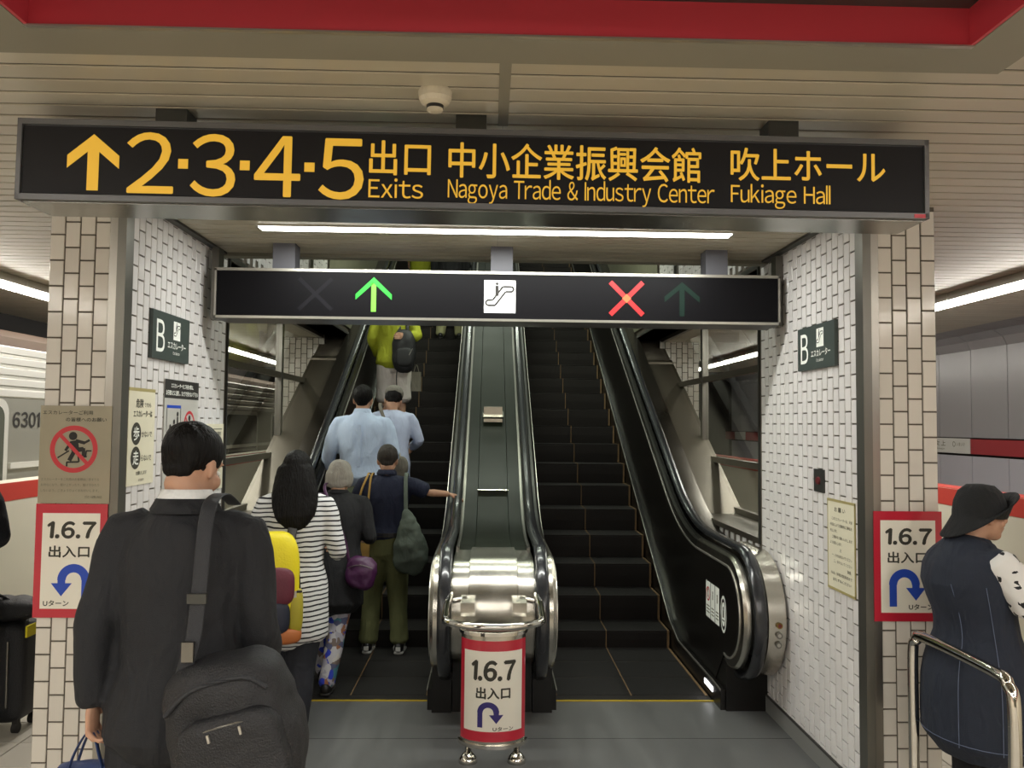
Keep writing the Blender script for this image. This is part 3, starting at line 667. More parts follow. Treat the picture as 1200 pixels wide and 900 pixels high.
for b in ((226, 237.5, 188, 199.5), (297.5, 309, 190, 201.5), (372.5, 384.5, 192.5, 203.5)): Print(F_).rect(*bx_(*b)).build('dot', M['yellow_lit'], bs)
for tx, b, bo in (('出口', (448.5, 520, 167, 207.5), 0.012), ('中小企業振興会館', (541.5, 840.5, 172, 214), 0.012), ('吹上ホール', (876.5, 1062, 177.5, 217), 0.012),
                  ('Exits', (448, 512, 211.5, 235), 0.002), ('Nagoya Trade & Industry Center', (541, 857, 215, 246), 0.0), ('Fukiage Hall', (876.5, 996, 220, 249.5), 0.0)):
    Print(F_).text(tx, *bx_(*b), bold=bo).build('lettering', M['yellow_lit'], bs)

# ------------------------------------------------------------------ lower escalator status sign
ls = empty('escalator_status_sign', 'black hanging sign with lit green arrow and red cross above the escalators', 'sign', (0.052, 4.61, 2.555))
W2, H2 = 1.588, 0.279
G().box(-W2, W2, 0.004, 0.25, -H2, 0).build('housing', M['sign_grey'], ls)
G().box(-W2 + 0.012, W2 - 0.012, -0.002, 0.004, -H2 + 0.014, -0.014).build('face', M['sign_black2'], ls)
for (a, b, c, d) in ((-W2, W2, -0.014, 0.002), (-W2, W2, -H2, -H2 + 0.014), (-W2, -W2 + 0.01, -H2, 0), (W2 - 0.01, W2, -H2, 0)): G().box(a, b, -0.008, 0.01, c, d).build('frame_bar', M['trim_light'], ls)
for px in (-1.22, 0.01, 1.24): G().cbox((px, 0.10, 0.077), (0.125, 0.12, 0.155)).build('hanger', M['hanger'], ls)
for sx in (-1, 1):
    G().box(min(sx * W2, sx * (W2 + .04)), max(sx * W2, sx * (W2 + .04)), 0.06, 0.14, -H2, 0.13).build('wall_bracket', M['steel_dark'], ls)
F2 = frame((0, -0.0035, 0), (1, 0, 0), (0, 0, 1)); k2 = 4.61 / 967 / 1.0
u2 = lambda x: (x - 581) * k2
zc2 = -H2 / 2
up_arrow(Print(F2), 0, 0, 1, 1, .1)
p = Print(F2); ax = u2(433); top = zc2 + 0.1
for sg in (-1, 1): p.poly([(ax, top), (ax + sg * 0.101, top - 0.097), (ax + sg * 0.101, top - 0.128), (ax, top - 0.035)][::sg])
p.build('green_arrow_head', M['green_lit'], ls)
p = Print(F2).rect(ax - 0.014, ax + 0.014, zc2 - 0.095, top - 0.032); p.build('green_arrow_shaft', M['yellowgreen_lit'], ls)
p = Print(F2); cx = u2(731)
for sg in (-1, 1): p.bar((cx - 0.092, zc2 - sg * 0.092), (cx + 0.092, zc2 + sg * 0.092), 0.027)
p.build('red_cross', M['red_lit'], ls)
Print(frame((0, -0.004, 0), (1, 0, 0), (0, 0, 1))).poly([(cx - .026, zc2), (cx, zc2 - .026), (cx + .026, zc2), (cx, zc2 + .026)]).build('cross_centre', M['orange_lit'], ls)
p = Print(F2); cx = u2(365)
for sg in (-1, 1): p.bar((cx - 0.092, zc2 - sg * 0.088), (cx + 0.092, zc2 + sg * 0.088), 0.022)
p.build('unlit_cross', M['unlit_grey'], ls)
p = Print(F2); up_arrow(p, u2(797), zc2, 0.195, 0.2, 0.028); p.build('unlit_arrow', M['unlit_green'], ls)
p = Print(F2); p.rect(-0.088, 0.088, zc2 - 0.092, zc2 + 0.092); p.build('white_square', M['white_lit'], ls)
p = Print(frame((0, -0.006, 0), (1, 0, 0), (0, 0, 1))); esc_picto(p, 0, zc2, 0.165, 0.010); p.build('escalator_pictogram', M['ink'], ls)

# smoke detector
sd = empty('smoke_detector', 'round ivory smoke detector on the ceiling above the exit sign', 'detector', (-0.176, 2.478, ZC))
G().tube([(0, 0, 0.004), (0, 0, -0.022)], [0.052, 0.050], 28, cap=False).build('base', M['detector'], sd, smooth=False)
G().tube([(0, 0, -0.02), (0, 0, -0.034), (0, 0, -0.042)], [0.050, 0.043, 0.030], 28, cap=False).build('body', M['detector'], sd)
G().tube([(0, 0, -0.04), (0, 0, -0.052)], [0.026, 0.026], 24, cap=False).build('sensor_slot', M['detector_dark'], sd)
G().tube([(0, 0, -0.051), (0, 0, -0.058), (0, 0, -0.062)], [0.025, 0.024, 0.015], 24, cap=False).build('sensor_cap', M['detector'], sd)

# ------------------------------------------------------------------ posters
def poster(name, label, cat, o, u, v, wd, ht, base, th=0.004, group=None):
    """o = lower-left corner on the wall; face normal = u x v"""
    u, v = Vector(u), Vector(v); n = u.cross(v); r = empty(name, label, cat, o, 0, group)
    c = (u * wd / 2 + v * ht / 2 + n * th / 2)
    g = G(); d = [abs(u[i]) * wd + abs(v[i]) * ht + abs(n[i]) * th for i in range(3)]
    g.cbox(c, d); g.build('sheet', base, r)
    return r, (lambda k=1: Print(frame(n * (th + 0.0008 * k), u, v)))
X_, Z_ = (1, 0, 0), (0, 0, 1)
def exit_poster(lbl, o, wd, ht, flip, blue):
    r, P = poster('exit_poster', lbl, 'poster', o, X_, Z_, wd, ht, M['poster_red'])
    b = 0.030
    P(1).rect(b, wd - b, 0.038, ht - 0.040).build('cream_panel', M['poster_cream'], r)
    P(2).text('1.6.7', 0.052, wd - 0.052, ht * 0.70, ht * 0.84, bold=0.05, slant=0.06).build('lettering', M['ink_soft'], r)
    P(2).text('出入口', 0.062, wd - 0.072, ht * 0.53, ht * 0.63, bold=0.03).build('lettering', M['ink_soft'], r)
    if flip > 0: P(2).uarrow(0.084, 0.065, 0.165, 1).build('turn_arrow', blue, r); P(2).text('Uターン', wd * 0.50, wd - 0.045, 0.052, 0.076, bold=0.03).build('lettering', M['ink_soft'], r)
    else: P(2).uarrow(wd - 0.084, 0.065, 0.165, -1).build('turn_arrow', blue, r); P(2).text('Uターン', 0.045, wd * 0.50, 0.05, 0.074, bold=0.03).build('lettering', M['ink_soft'], r)
    return r
exit_poster('red-bordered poster reading 1.6.7 with blue arrow, on the right-hand tiled column', (1.716, YF - 0.010, 0.845), 0.308, 0.485, 1, M['blue_ink'])
exit_poster('red-bordered poster reading 1.6.7 with blue arrow, on the left-hand tiled column', (-1.958, YF - 0.010, 0.848), 0.306, 0.488, -1, M['blue_ink'])
# no-running notice film on left column
r, P = poster('no_running_notice', 'aged grey film with a red no-running ring on the left tiled column', 'notice', (-1.955, YF - 0.008, 1.338), X_, Z_, 0.307, 0.424, M['film'])
P().text('エスカレーターご利用', 0.01, 0.225, 0.385, 0.403, bold=0.01).build('lettering', M['ink_soft'], r)
P().text('の皆様へのお願い', 0.11, 0.285, 0.355, 0.373, bold=0.01).build('lettering', M['ink_soft'], r)
P().arc(0.148, 0.235, 0.082, 0.103, 0, 2 * PI, 36).build('red_ring', M['red_ink'], r)
p = P(1); 
p.disc(0.143, 0.292, 0.018); p.bar((0.148, 0.272), (0.155, 0.228), .034); p.bar((0.155, 0.272), (0.195, 0.262), .014); p.bar((0.192, 0.262), (0.215, 0.275), .010)
p.bar((0.135, 0.265), (0.112, 0.228), .012); p.bar((0.160, 0.232), (0.190, 0.235), .020); p.bar((0.190, 0.24), (0.190, 0.205), .014); p.bar((0.150, 0.225), (0.130, 0.185), .018)
p.bar((0.080, 0.197), (0.128, 0.228), .006); p.bar((0.118, 0.178), (0.172, 0.180), .007); p.bar((0.120, 0.178), (0.120, 0.160), .007); p.bar((0.172, 0.180), (0.168, 0.205), .007); p.bar((0.190, 0.203), (0.205, 0.203), .007); p.bar((0.200, 0.203), (0.202, 0.228), .006); p.bar((0.202, 0.228), (0.225, 0.228), .006)
p.build('running_figure', M['ink'], r)
P(2).bar((0.085, 0.300), (0.208, 0.172), .016).build('red_bar', M['red_ink'], r)
for k, tx in enumerate(('エスカレーターをご利用のお客様は、手すりを', 'お持ちになり、駆け上がったり、駆け下りたり', 'しないよう、ごきょうりょくおねがいします。')):
    P().text(tx, 0.012, 0.262, 0.098 - k * 0.024, 0.110 - k * 0.024).build('small_print', M['ink_faint'], r)
P().text('交通局', 0.20, 0.275, 0.022, 0.034).build('small_print', M['ink_faint'], r)
# notices on the left wall (face +x): right direction seen from inside is -y? the reader looks towards -x, right hand is +y
UL, UR = (0, 1, 0), (0, -1, 0)
r, P = poster('walking_notice', 'cream notice with two black discs, nearest the left steel corner', 'notice', (WL + 0.003, 3.735, 1.405), UL, Z_, 0.29, 0.43, M['poster_yellowed'])
P().text('危険', 0.075, 0.155, 0.355, 0.395, 0.02).text('ですから', 0.165, 0.24, 0.358, 0.378, 0.01).text('エスカレーターは', 0.05, 0.255, 0.312, 0.342, 0.02).build('lettering', M['ink_soft'], r)
P().disc(0.085, 0.235, 0.052, 0.052).disc(0.085, 0.125, 0.052, 0.052).build('black_disc', M['ink_soft'], r)
P(2).text('歩', 0.055, 0.115, 0.205, 0.267, 0.015).build('white_lettering', M['white_ink'], r); P(2).text('走', 0.055, 0.115, 0.094, 0.156, 0.015).build('white_lettering', M['white_ink'], r)
P().text('かないで', 0.145, 0.258, 0.218, 0.245, 0.015).text('らないで', 0.145, 0.258, 0.108, 0.135, 0.015).text('お願いします', 0.095, 0.21, 0.045, 0.063, 0.01).text('名古屋市', 0.12, 0.18, 0.016, 0.028).build('lettering', M['ink_soft'], r)
G().box(0.0001, 0.0045, 0, 0.29, 0.43, 0.445).build('tape', M['tape'], r)
r, P = poster('escalator_rules_notice', 'grey poster with black header and red ring, behind the suited man\'s head', 'notice', (WL + 0.003, 4.138, 1.36), UL, Z_, 0.475, 0.55, M['poster_grey'])
P().rect(0, 0.475, 0.455, 0.55).build('black_header', M['ink'], r)
P(2).text('エスカレーターをご利用の際は、', 0.08, 0.39, 0.508, 0.532, 0.02).text('お子様などに注意し、ひとりで歩かないで下さい', 0.015, 0.46, 0.470, 0.496, 0.02).build('white_lettering', M['white_ink'], r)
P().rect(0.03, 0.22, 0.405, 0.42).build('blue_strip', M['blue_ink'], r)
p = P(); p.rect(0.03, 0.036, 0.1, 0.405); p.rect(0.214, 0.22, 0.1, 0.405)
for q, (xx, zz) in enumerate(((0.08, 0.31), (0.13, 0.335), (0.175, 0.375))): p.disc(xx, zz, 0.013); p.bar((xx, zz - 0.014), (xx, zz - 0.13), 0.018); p.bar((xx - .02, zz - .1), (xx + .03, zz - .05), .006)
p.build('queue_figures', M['ink'], r)
P().arc(0.345, 0.30, 0.072, 0.086, 0, 2 * PI, 30, sy=1.1).build('red_ring', M['red_ink'], r)
p = P(); p.disc(0.345, 0.355, 0.016); p.bar((0.345, 0.34), (0.35, 0.29), .03); p.bar((.35, .33), (.39, .31), .012); p.bar((.35, .29), (.385, .26), .016); p.bar((.345, .29), (.315, .25), .016); p.bar((.29, .26), (.34, .27), .006); p.build('running_figure', M['ink'], r)
P(2).bar((0.29, 0.36), (0.40, 0.24), .012).build('red_bar', M['red_ink'], r)
r, P = poster('yellowed_notice', 'small yellowed notice beside the left window edge', 'notice', (WL + 0.003, 4.68, 1.30), UL, Z_, 0.38, 0.385, M['poster_yellowed'])
p = P(); p.rect(0.03, 0.35, 0.352, 0.357); p.rect(0.03, 0.35, 0.255, 0.260)
p.text('車椅子のお客様ご案内', 0.06, 0.33, 0.315, 0.340, 0.02).text('へご連絡下さい', 0.12, 0.27, 0.275, 0.298, 0.02)
for k, tx in enumerate(('インターホンにて', '駅係員までおしらせ', '願います', '駅長')): p.text(tx, 0.14 + k * .02, 0.33, 0.205 - k * 0.05, 0.228 - k * 0.05, 0.01)
p.build('lettering', M['ink_soft'], r)
for lab, ox, u, n_ in (('dark green plate with white B on the left tiled wall', WL + 0.003, UL, 1), ('dark green plate with white B on the right tiled wall', WR - 0.003, UR, -1)):
    y0 = 3.935 if n_ > 0 else 4.407
    r, P = poster('escalator_plate', lab, 'sign', (ox, y0, 2.0), u, Z_, 0.474, 0.225 if n_ < 0 else 0.232, M['plate_green'], th=0.018)
    P().text('B', 0.045, 0.145, 0.035, 0.190, 0.005).text('エスカレーター', 0.185, 0.425, 0.062, 0.096, 0.02).text('Escalator', 0.255, 0.345, 0.034, 0.050, 0.0).build('lettering', M['white_ink'], r)
    P().rect(0.255, 0.345, 0.108, 0.202).build('white_square', M['white_ink'], r)
    p = P(2); esc_picto(p, 0.30, 0.155, 0.085, 0.004); p.build('escalator_pictogram', M['ink'], r)
r, P = poster('request_notice', 'cream paper notice taped low on the right tiled wall', 'notice', (WR - 0.003, 4.063, 0.922), UR, Z_, 0.296, 0.425, M['poster_yellowed'])
p = P(); p.text('お 願 い', 0.08, 0.20, 0.372, 0.394, 0.01)
for k, (tx, a, b) in enumerate((('このエスカレーターは、天候', .05, .275), ('状況により自動的に運転を', .03, .275), ('停止します。', .03, .11), ('ご理解をお願いいたします', .05, .275), ('ようお願いします。', .03, .16), ('記', .14, .155), ('一、かけ込まないでください', .05, .27), ('二、歩かないでください', .07, .27), ('駅長', .22, .26), ('なお、詳細は駅長室まで', .04, .27), ('おたずねください', .06, .26))):
    z = 0.33 - k * 0.029; p.text(tx, a, b, z, z + 0.015, 0.0)
p.build('small_print', M['ink_soft'], r)
for (z0, z1) in ((-0.006, 0.006), (0.419, 0.431)): G().box(-0.0052, 0, -0.302, 0.006, z0, z1).build('tape', M['tape'], r)
for y0 in (-0.302, -0.002): G().box(-0.0052, 0, y0, y0 + 0.006, 0, 0.425).build('tape', M['tape'], r)
cpn = empty('control_plate', 'small dark metal plate with red button on the right tiled wall', 'switch', (WR, 4.17, 1.43))
G().box(-0.008, 0, -0.065, 0.065, -0.058, 0.058).build('plate', M['jamb_dark'], cpn); G().tube([(-0.006, 0, 0), (-0.018, 0, 0)], [0.02, 0.018], 16, cap=False).build('button', M['red_knob'], cpn)

# ------------------------------------------------------------------ sign barrier post in front of the centre newel
bp = empty('barrier_stand', 'chrome barrier stand with curved red-bordered 1.6.7 sign before the escalators', 'barrier', (0.035, 4.17, 0))
for sx in (-0.122, 0.122):
    G().tube([(sx, 0.075, 0.03), (sx, 0.075, 0.62)], [0.017, 0.017], 14, cap=False).build('leg', M['chrome'], bp, smooth=True)
    G().tube([(sx, 0.075, 0.0), (sx, 0.075, 0.022), (sx, 0.075, 0.035), (sx, 0.075, 0.05)], [0.048, 0.046, 0.034, 0.02], 20, cap=False).build('foot', M['chrome'], bp, smooth=True)
    G().cbox((sx * 1.12, 0.30, 0.74), (0.075, 0.20, 0.05)).cbox((sx * 1.12, 0.34, 0.66), (0.075, 0.14, 0.04)).build('bracket', M['steel'], bp)
    G().tube([(sx * 1.75, 0.30, 0.755), (sx * 1.2, 0.34, 0.76)], [0.014, 0.014], 10).build('bracket_arm', M['chrome'], bp, smooth=True)
pts = [(-0.235, 0.42, 0.76), (-0.245, 0.25, 0.75)] + [(0.245 * math.cos(a), 0.06 + 0.17 * math.sin(a) * 1.0, 0.715) for a in [PI + PI * k / 14 for k in range(0, 15)]] + [(0.245, 0.25, 0.75), (0.235, 0.42, 0.76)]
G().tube(pts, [0.0185] * len(pts), 14, ref=(0, 0, 1), sub=3).build('ring_rail', M['chrome'], bp, smooth=True)
def curved(a0, a1, z0, z1, R_, th, n=24):
    P = []; 
    for k in range(n + 1):
        a = a0 + (a1 - a0) * k / n; P.append((R_ * math.cos(a), 0.10 + 0.75 * R_ * math.sin(a)))
    for k in range(n, -1, -1):
        a = a0 + (a1 - a0) * k / n; P.append(((R_ - th) * math.cos(a), 0.10 + 0.75 * (R_ - th) * math.sin(a)))
    return P
HA = (math.radians(183), math.radians(357)); RR = 0.168
G().prism(curved(*HA, 0, 0, RR - 0.004, 0.01), 0.11, 0.66, 'z').build('drum', M['steel'], bp, auto=True)
G().prism(curved(math.radians(196), math.radians(344), 0, 0, RR, 0.004), 0.135, 0.625, 'z').build('red_sheet', M['poster_red'], bp, auto=True)
G().prism(curved(math.radians(212), math.radians(328), 0, 0, RR + 0.0012, 0.0015), 0.185, 0.575, 'z').build('cream_panel', M['poster_cream'], bp, auto=True)
G().prism(curved(*HA, 0, 0, RR + 0.008, 0.016), 0.10, 0.118, 'z').build('drum_edge', M['chrome'], bp)
G().prism(curved(*HA, 0, 0, RR + 0.008, 0.016), 0.648, 0.665, 'z').build('drum_edge', M['chrome'], bp)
def bend(p):
    R2 = RR + 0.003; me = bpy.data.meshes.new('b'); me.from_pydata(p.v, [], p.f); bm = bmesh.new(); bm.from_mesh(me); bmesh.ops.triangulate(bm, faces=bm.faces)
    for _ in range(4):
        es = [e for e in bm.edges if abs(e.verts[0].co.x - e.verts[1].co.x) > 0.008]
        if es: bmesh.ops.subdivide_edges(bm, edges=es, cuts=1); bmesh.ops.triangulate(bm, faces=bm.faces)
    bm.verts.index_update(); p.v = [v.co.copy() for v in bm.verts]; p.f = [tuple(v.index for v in f.verts) for f in bm.faces]; bm.free(); bpy.data.meshes.remove(me)

    for i, v in enumerate(p.v):
        R2 = RR + 0.003 - v.y; a = math.radians(270) + v.x / RR * 1.05
        p.v[i] = Vector((R2 * math.cos(a), 0.10 + 0.75 * R2 * math.sin(a), v.z))
    return p
Fb = frame((0, 0, 0), X_, Z_)
def fine(body, *a, **k): return bend(Print(Fb).text(body, *a, **k))
fine('1.6.7', -0.108, 0.105, 0.435, 0.528, bold=0.05, slant=0.05).build('lettering', M['ink_soft'], bp)
fine('出入口', -0.082, 0.082, 0.345, 0.400, bold=0.035).build('lettering', M['ink_soft'], bp)
bend(Print(Fb).uarrow(-0.062, 0.205, 0.125, 1)).build('turn_arrow', M['indigo_ink'], bp)
fine('Uターン', 0.0, 0.100, 0.190, 0.209, bold=0.03).build('lettering', M['ink_soft'], bp)

# guard rail at the right column
gr = empty('guard_rail', 'bent steel pipe guard rail beside the woman in the black hat', 'rail', (1.79, 3.15, 0))
for y0 in (-0.35, 0.32):
    G().tube([(0, y0, 0), (0, y0, 0.012)], [0.05, 0.045], 18, cap=False).build('foot_plate', M['steel'], gr)
G().tube([(0, 0.32, 0.01), (0, 0.32, 0.45), (0, 0.32, 0.76), (0, 0.29, 0.82), (0, 0.22, 0.845), (0, -0.25, 0.845), (0, -0.32, 0.82), (0, -0.35, 0.76), (0, -0.35, 0.45), (0, -0.35, 0.01)], [0.0215] * 10, 18, sub=4, cap=False).build('pipe', M['chrome'], gr, smooth=True)
#PART2
# ------------------------------------------------------------------ platform edge doors, track side, train
def platform_doors(side, xf, sg, z1):
    ed = empty('platform_door_barrier', 'cream half-height platform doors with red band, %s' % ('in front of the train' if sg < 0 else 'in front of the grey panelled wall'), 'platform doors', (xf, 0, 0))
    k = 0
    y = -6.0
    while y < 16:
        L = 1.7
        a, b = y + 0.004, y + L - 0.004
        x0, x1 = sorted((0, sg * 0.16))
        p = G().box(x0, x1, a, b, 0.0, z1).build('door_panel', M['door_cream'], ed)
        xx = sorted((-sg * 0.002, sg * 0.001))
        G().box(xx[0], xx[1], a, b, z1 - 0.115, z1 - 0.002).build('red_band', M['door_red'], p)
        if sg > 0: G().box(x0, x1, a, b, z1, z1 + 0.004).build('top_cover', M['door_red'], p)
        k += 1; y += L
    G().box(*sorted((sg * 0.003, sg * 0.15)), -6, 16, 0.0, z1 - 0.01).build('core', M['seam'], ed)
    return ed
dl = platform_doors('left', -3.03, -1, 1.30)
dr = platform_doors('right', 3.14, 1, 1.295)
# number stickers on the doors seen through the windows
for (par, xs, u, y0, zz, n) in ((dl, -3.0268 + 3.03, (0, 1, 0), 5.75, 1.02, 3), (dr, 3.1368 - 3.14, (0, -1, 0), 8.9, 1.02, 3)):
    sgn = 1 if par is dl else -1
    for q in range(n):
        yy = y0 + sgn * q * 0.10 if par is dl else y0 - q * 0.13
        P = Print(frame((0.004 * sgn, yy, zz), u, Z_)); P.disc(0, 0, 0.035, 0.06, 16); P.build('red_sticker', M['door_red'], par)
        P = Print(frame((0.004 * sgn, yy, zz - 0.16), u, Z_)); P.text(str(q + 1) if par is dl else 'ドア'[q % 2], -0.03, 0.03, -0.05, 0.05, 0.03); P.build('number_sticker', M['ink_faint'], par)
# white unit on top of the door line seen through the right window
G().box(0.02, 0.3, 7.0, 8.6, 1.30, 1.36).build('door_cover', M['poster_cream'], dr)
# train
tr = empty('train', 'silver train numbered 6301 standing behind the left platform doors', 'train', (-3.3, 0, 0))
tb = G().prism([(-0.02, -0.5), (0.0, 0.4), (0.0, 1.86), (-0.06, 2.2), (-0.10, 2.22), (-1.3, 2.22), (-1.3, -0.5)], -6, 16, 'y')
G().prism([(-0.07, 2.215), (-0.10, 2.28), (-0.30, 2.36), (-1.2, 2.42), (-1.2, 2.215)], -6, 16, 'y').build('roof', M['brown_gutter'], tr)
tb.build('body', M['train_metal'], tr)
for z in (1.88, 1.955, 2.03, 2.105, 2.18):
    G().prism([(0.004 - (z - 1.86) * 0.18, z - 0.031), (0.016 - (z - 1.86) * 0.18, z - 0.022), (0.014 - (z - 1.86) * 0.18, z + 0.02), (0.0 - (z - 1.86) * 0.18, z + 0.031)], -6, 16, 'y').build('ribbed_strip', M['train_light'], tr)
Print(frame((0.004, 5.82, 1.645), (0, 1, 0), Z_)).text('6301', 0, 0.335, 0, 0.105, bold=0.03).build('numbers', M['ink'], tr)
def rrect(a0, a1, b0, b1, r, n=5):
    P = []
    for (cx, cz, t) in ((a1 - r, b1 - r, 0), (a0 + r, b1 - r, PI / 2), (a0 + r, b0 + r, PI), (a1 - r, b0 + r, 1.5 * PI)):
        for k in range(n + 1): P.append((cx + r * math.cos(t + PI / 2 * k / n), cz + r * math.sin(t + PI / 2 * k / n)))
    return P
for y0 in (4.3, 8.2, 10.4, 12.6, 1.8, -0.6, -3):
    w0 = G().prism(rrect(y0, y0 + 1.45, 1.05, 1.84, 0.10), -0.002, 0.012).build('window_frame', M['train_light'], tr)
    G().prism(rrect(y0 + 0.05, y0 + 1.40, 1.10, 1.79, 0.08), 0.012, 0.014).build('window_pane', M['train_glass'], w0)
G().box(0.0, 0.02, 5.78, 16, 1.36, 1.40).build('ribbed_strip', M['train_light'], tr)
# dark gap and gutter above the train
struct(G().box(-4.95, -4.65, -7, 18, -1.2, 3.0).build('wall_far_left', M['dark_wall']))
struct(G().box(3.3, 5.2, -7, 18, -1.2, -1.1).build('floor_2', M['dark_wall']))
struct(G().box(-4.6, 5.6, 18, 18.2, -1.2, 13).build('wall_end', M['dark_wall']))
struct(G().box(-4.6, 5.6, -7.2, -7, -1.2, 3.0).build('wall_rear', M['shaft_wall']))
# right track wall: enamel panels, curved heads, red band
rw = struct(G().box(5.26, 5.5, -7, 18, -1.2, 3.0).build('wall_far_right', M['seam']))
up_ = G().prism([(0.0, 1.605), (0.03, 1.605), (0.03, 2.70), (-0.42, 2.745), (-0.42, 2.725), (-0.14, 2.70), (-0.04, 2.64), (0.0, 2.55)], 0.004, 0.626, 'y').mesh('panel'); up_.materials.append(M['wall_panel'])
lo_ = G().box(0, 0.03, 0.004, 0.626, -1.1, 1.405).mesh('panel'); lo_.materials.append(M['wall_panel_low'])
for i in range(-8, 27):
    yy = 8.14 + (i - 8) * 0.63
    if -6.9 < yy < 17.3:
        link('panel', up_, rw, (5.2, yy, 0)); link('panel', lo_, rw, (5.2, yy, 0))
G().box(5.19, 5.21, -7, 18, 1.43, 1.59).build('red_band', M['wall_red'], rw)
stn = empty('station_name_strip', 'pale station name strip on the red band of the far track wall', 'sign', (5.186, 9.50, 1.43))
G().box(-0.004, 0.004, -0.72, 0.12, 0.0, 0.165).build('sheet', M['poster_grey'], stn)
P = Print(frame((-0.006, 0.05, 0.0), (0, -1, 0), Z_)); P.text('吹 上', 0.08, 0.30, 0.075, 0.135, 0.02).text('Fukiage', 0.06, 0.28, 0.03, 0.055, 0).arc(0.02, 0.10, 0.022, 0.03, 0, 2 * PI).arc(0.47, 0.10, 0.022, 0.03, 0, 2 * PI).text('いまいけ', 0.52, 0.68, 0.08, 0.12, 0.01).build('lettering', M['ink_faint'], stn)
for yy in (14.6, 11.9, 17.0):
    s2 = empty('station_name_strip', 'station name strip on the track wall seen through the right window, %s' % {14.6: 'middle one', 11.9: 'nearer one', 17.0: 'furthest one'}[yy], 'sign', (5.186, yy, 1.43)); G().box(-0.004, 0.004, -0.4, 0.3, 0.0, 0.165).build('sheet', M['poster_grey'], s2)
# platform tubes
for nm, xx, zz, lab in (('l', -3.40, 2.645, 'row of bare white tubes above the left platform edge'), ('r', 3.455, 2.645, 'row of bare white tubes above the right platform edge')):
    t = empty('tube_light_row', lab, 'light', (xx, 0, zz))
    y = -6.0
    while y < 16.0:
        tb = G().box(-0.07, 0.07, y, y + 1.18, 0.006, 0.062).build('batten', M['trim_light'], t)
        G().tube([(0, y + 0.01, -0.012), (0, y + 1.17, -0.012)], [0.022, 0.022], 8, ref=(1, 0, 0), cap=False).build('tube', M['tube_bare'], tb)
        y += 1.2

# ------------------------------------------------------------------ people
SK = {k: mat('skin_' + k, c, 0.6, var=0.06, vscale=20, bump=0.05, bscale=120) for k, c in (('warm', '#b48a70'), ('tan', '#a87250'), ('pale', '#c99f82'))}
for m_ in SK.values(): m_.node_tree.nodes['Principled BSDF'].inputs['Subsurface Weight'].default_value = 0.05
def hairmat(name, c, c2=None):
    return mat(name, c, 0.55, bump=0.8, bscale=45, stretch=(3.0, 3.0, 0.35), var=0.35, vscale=12, spec=0.16)
HM = {'black': hairmat('black_hair', '#0c0a09'), 'grey': hairmat('silver_hair', '#a8a39a'), 'mix': hairmat('grey_black_hair', '#3c3733'), 'dark': hairmat('dark_brown_hair', '#090706')}
FM = dict(suit=fabric('black_suit_wool', '#15161a', 0.8, 0.3, 320), white=fabric('white_cotton', '#dcdcda'), suitbag=mat('black_nylon', '#17171a', 0.55, bump=0.5, bscale=220), strap=mat('black_webbing', '#222327', 0.6, bump=0.4, bscale=400),
          navy=fabric('navy_knit', '#151b33'), navy_dark=fabric('dark_navy_cloth', '#12141c'), olive=fabric('olive_cotton', '#62643e', 0.85), blue=fabric('pale_blue_shirt', '#b9c9e2', 0.8, var=0.06), sage=fabric('sage_trousers', '#7d8770'),
          paleblue=fabric('lavender_blue_shirt', '#b4bdd6', 0.8), lime=fabric('lime_yellow_shirt', '#9a9f20', 0.8), offwhite=fabric('off_white_shorts', '#d0c6c0', 0.85), khaki=fabric('khaki_trousers', '#a8a47a'),
          black=fabric('black_cloth', '#131215'), coat=fabric('black_knit_coat', '#0a0a0d'), denim=fabric('dark_denim', '#1a2130', 0.8, 0.35, 380, 0.15, 30), beige=fabric('beige_arm_cover', '#c2ab8c'), thread=mat('pale_denim_thread', '#5c667e', 0.8),
          shoe_black=mat('black_shoe_leather', '#151314', 0.4), shoe_white=mat('white_shoe_rubber', '#c4c2bc', 0.5), red_shoe=mat('red_canvas_shoe', '#a01e2a', 0.7), sandal=mat('brown_sandal', '#5c4632', 0.7),
          yellow=mat('yellow_backpack_nylon', '#d8c60e', 0.55, bump=0.25, bscale=90), maroon=mat('maroon_nylon', '#5a1b2c', 0.55, bump=0.2, bscale=90), navyn=mat('navy_nylon', '#161b2d', 0.55), oliveyel=mat('olive_yellow_mesh', '#9a8f22', 0.6), orange=mat('orange_brown_nylon', '#a05a28', 0.6),
          tanbag=fabric('tan_canvas', '#b08c4a'), sagebag=fabric('grey_green_nylon', '#5a655a', 0.6, 0.3, 40), purple=mat('purple_nylon', '#421b40', 0.4, bump=0.4, bscale=30), greybag=fabric('grey_canvas', '#6d675c'), hatblack=fabric('black_felt', '#141517', 0.9), cap=fabric('grey_cap_cloth', '#77736a'), belt=mat('dark_leather_belt', '#1d1714', 0.5),
          bluetote=mat('blue_tote_plastic', '#22345e', 0.5, bump=0.4, bscale=30), hosiery=fabric('dark_trousers', '#101014'))
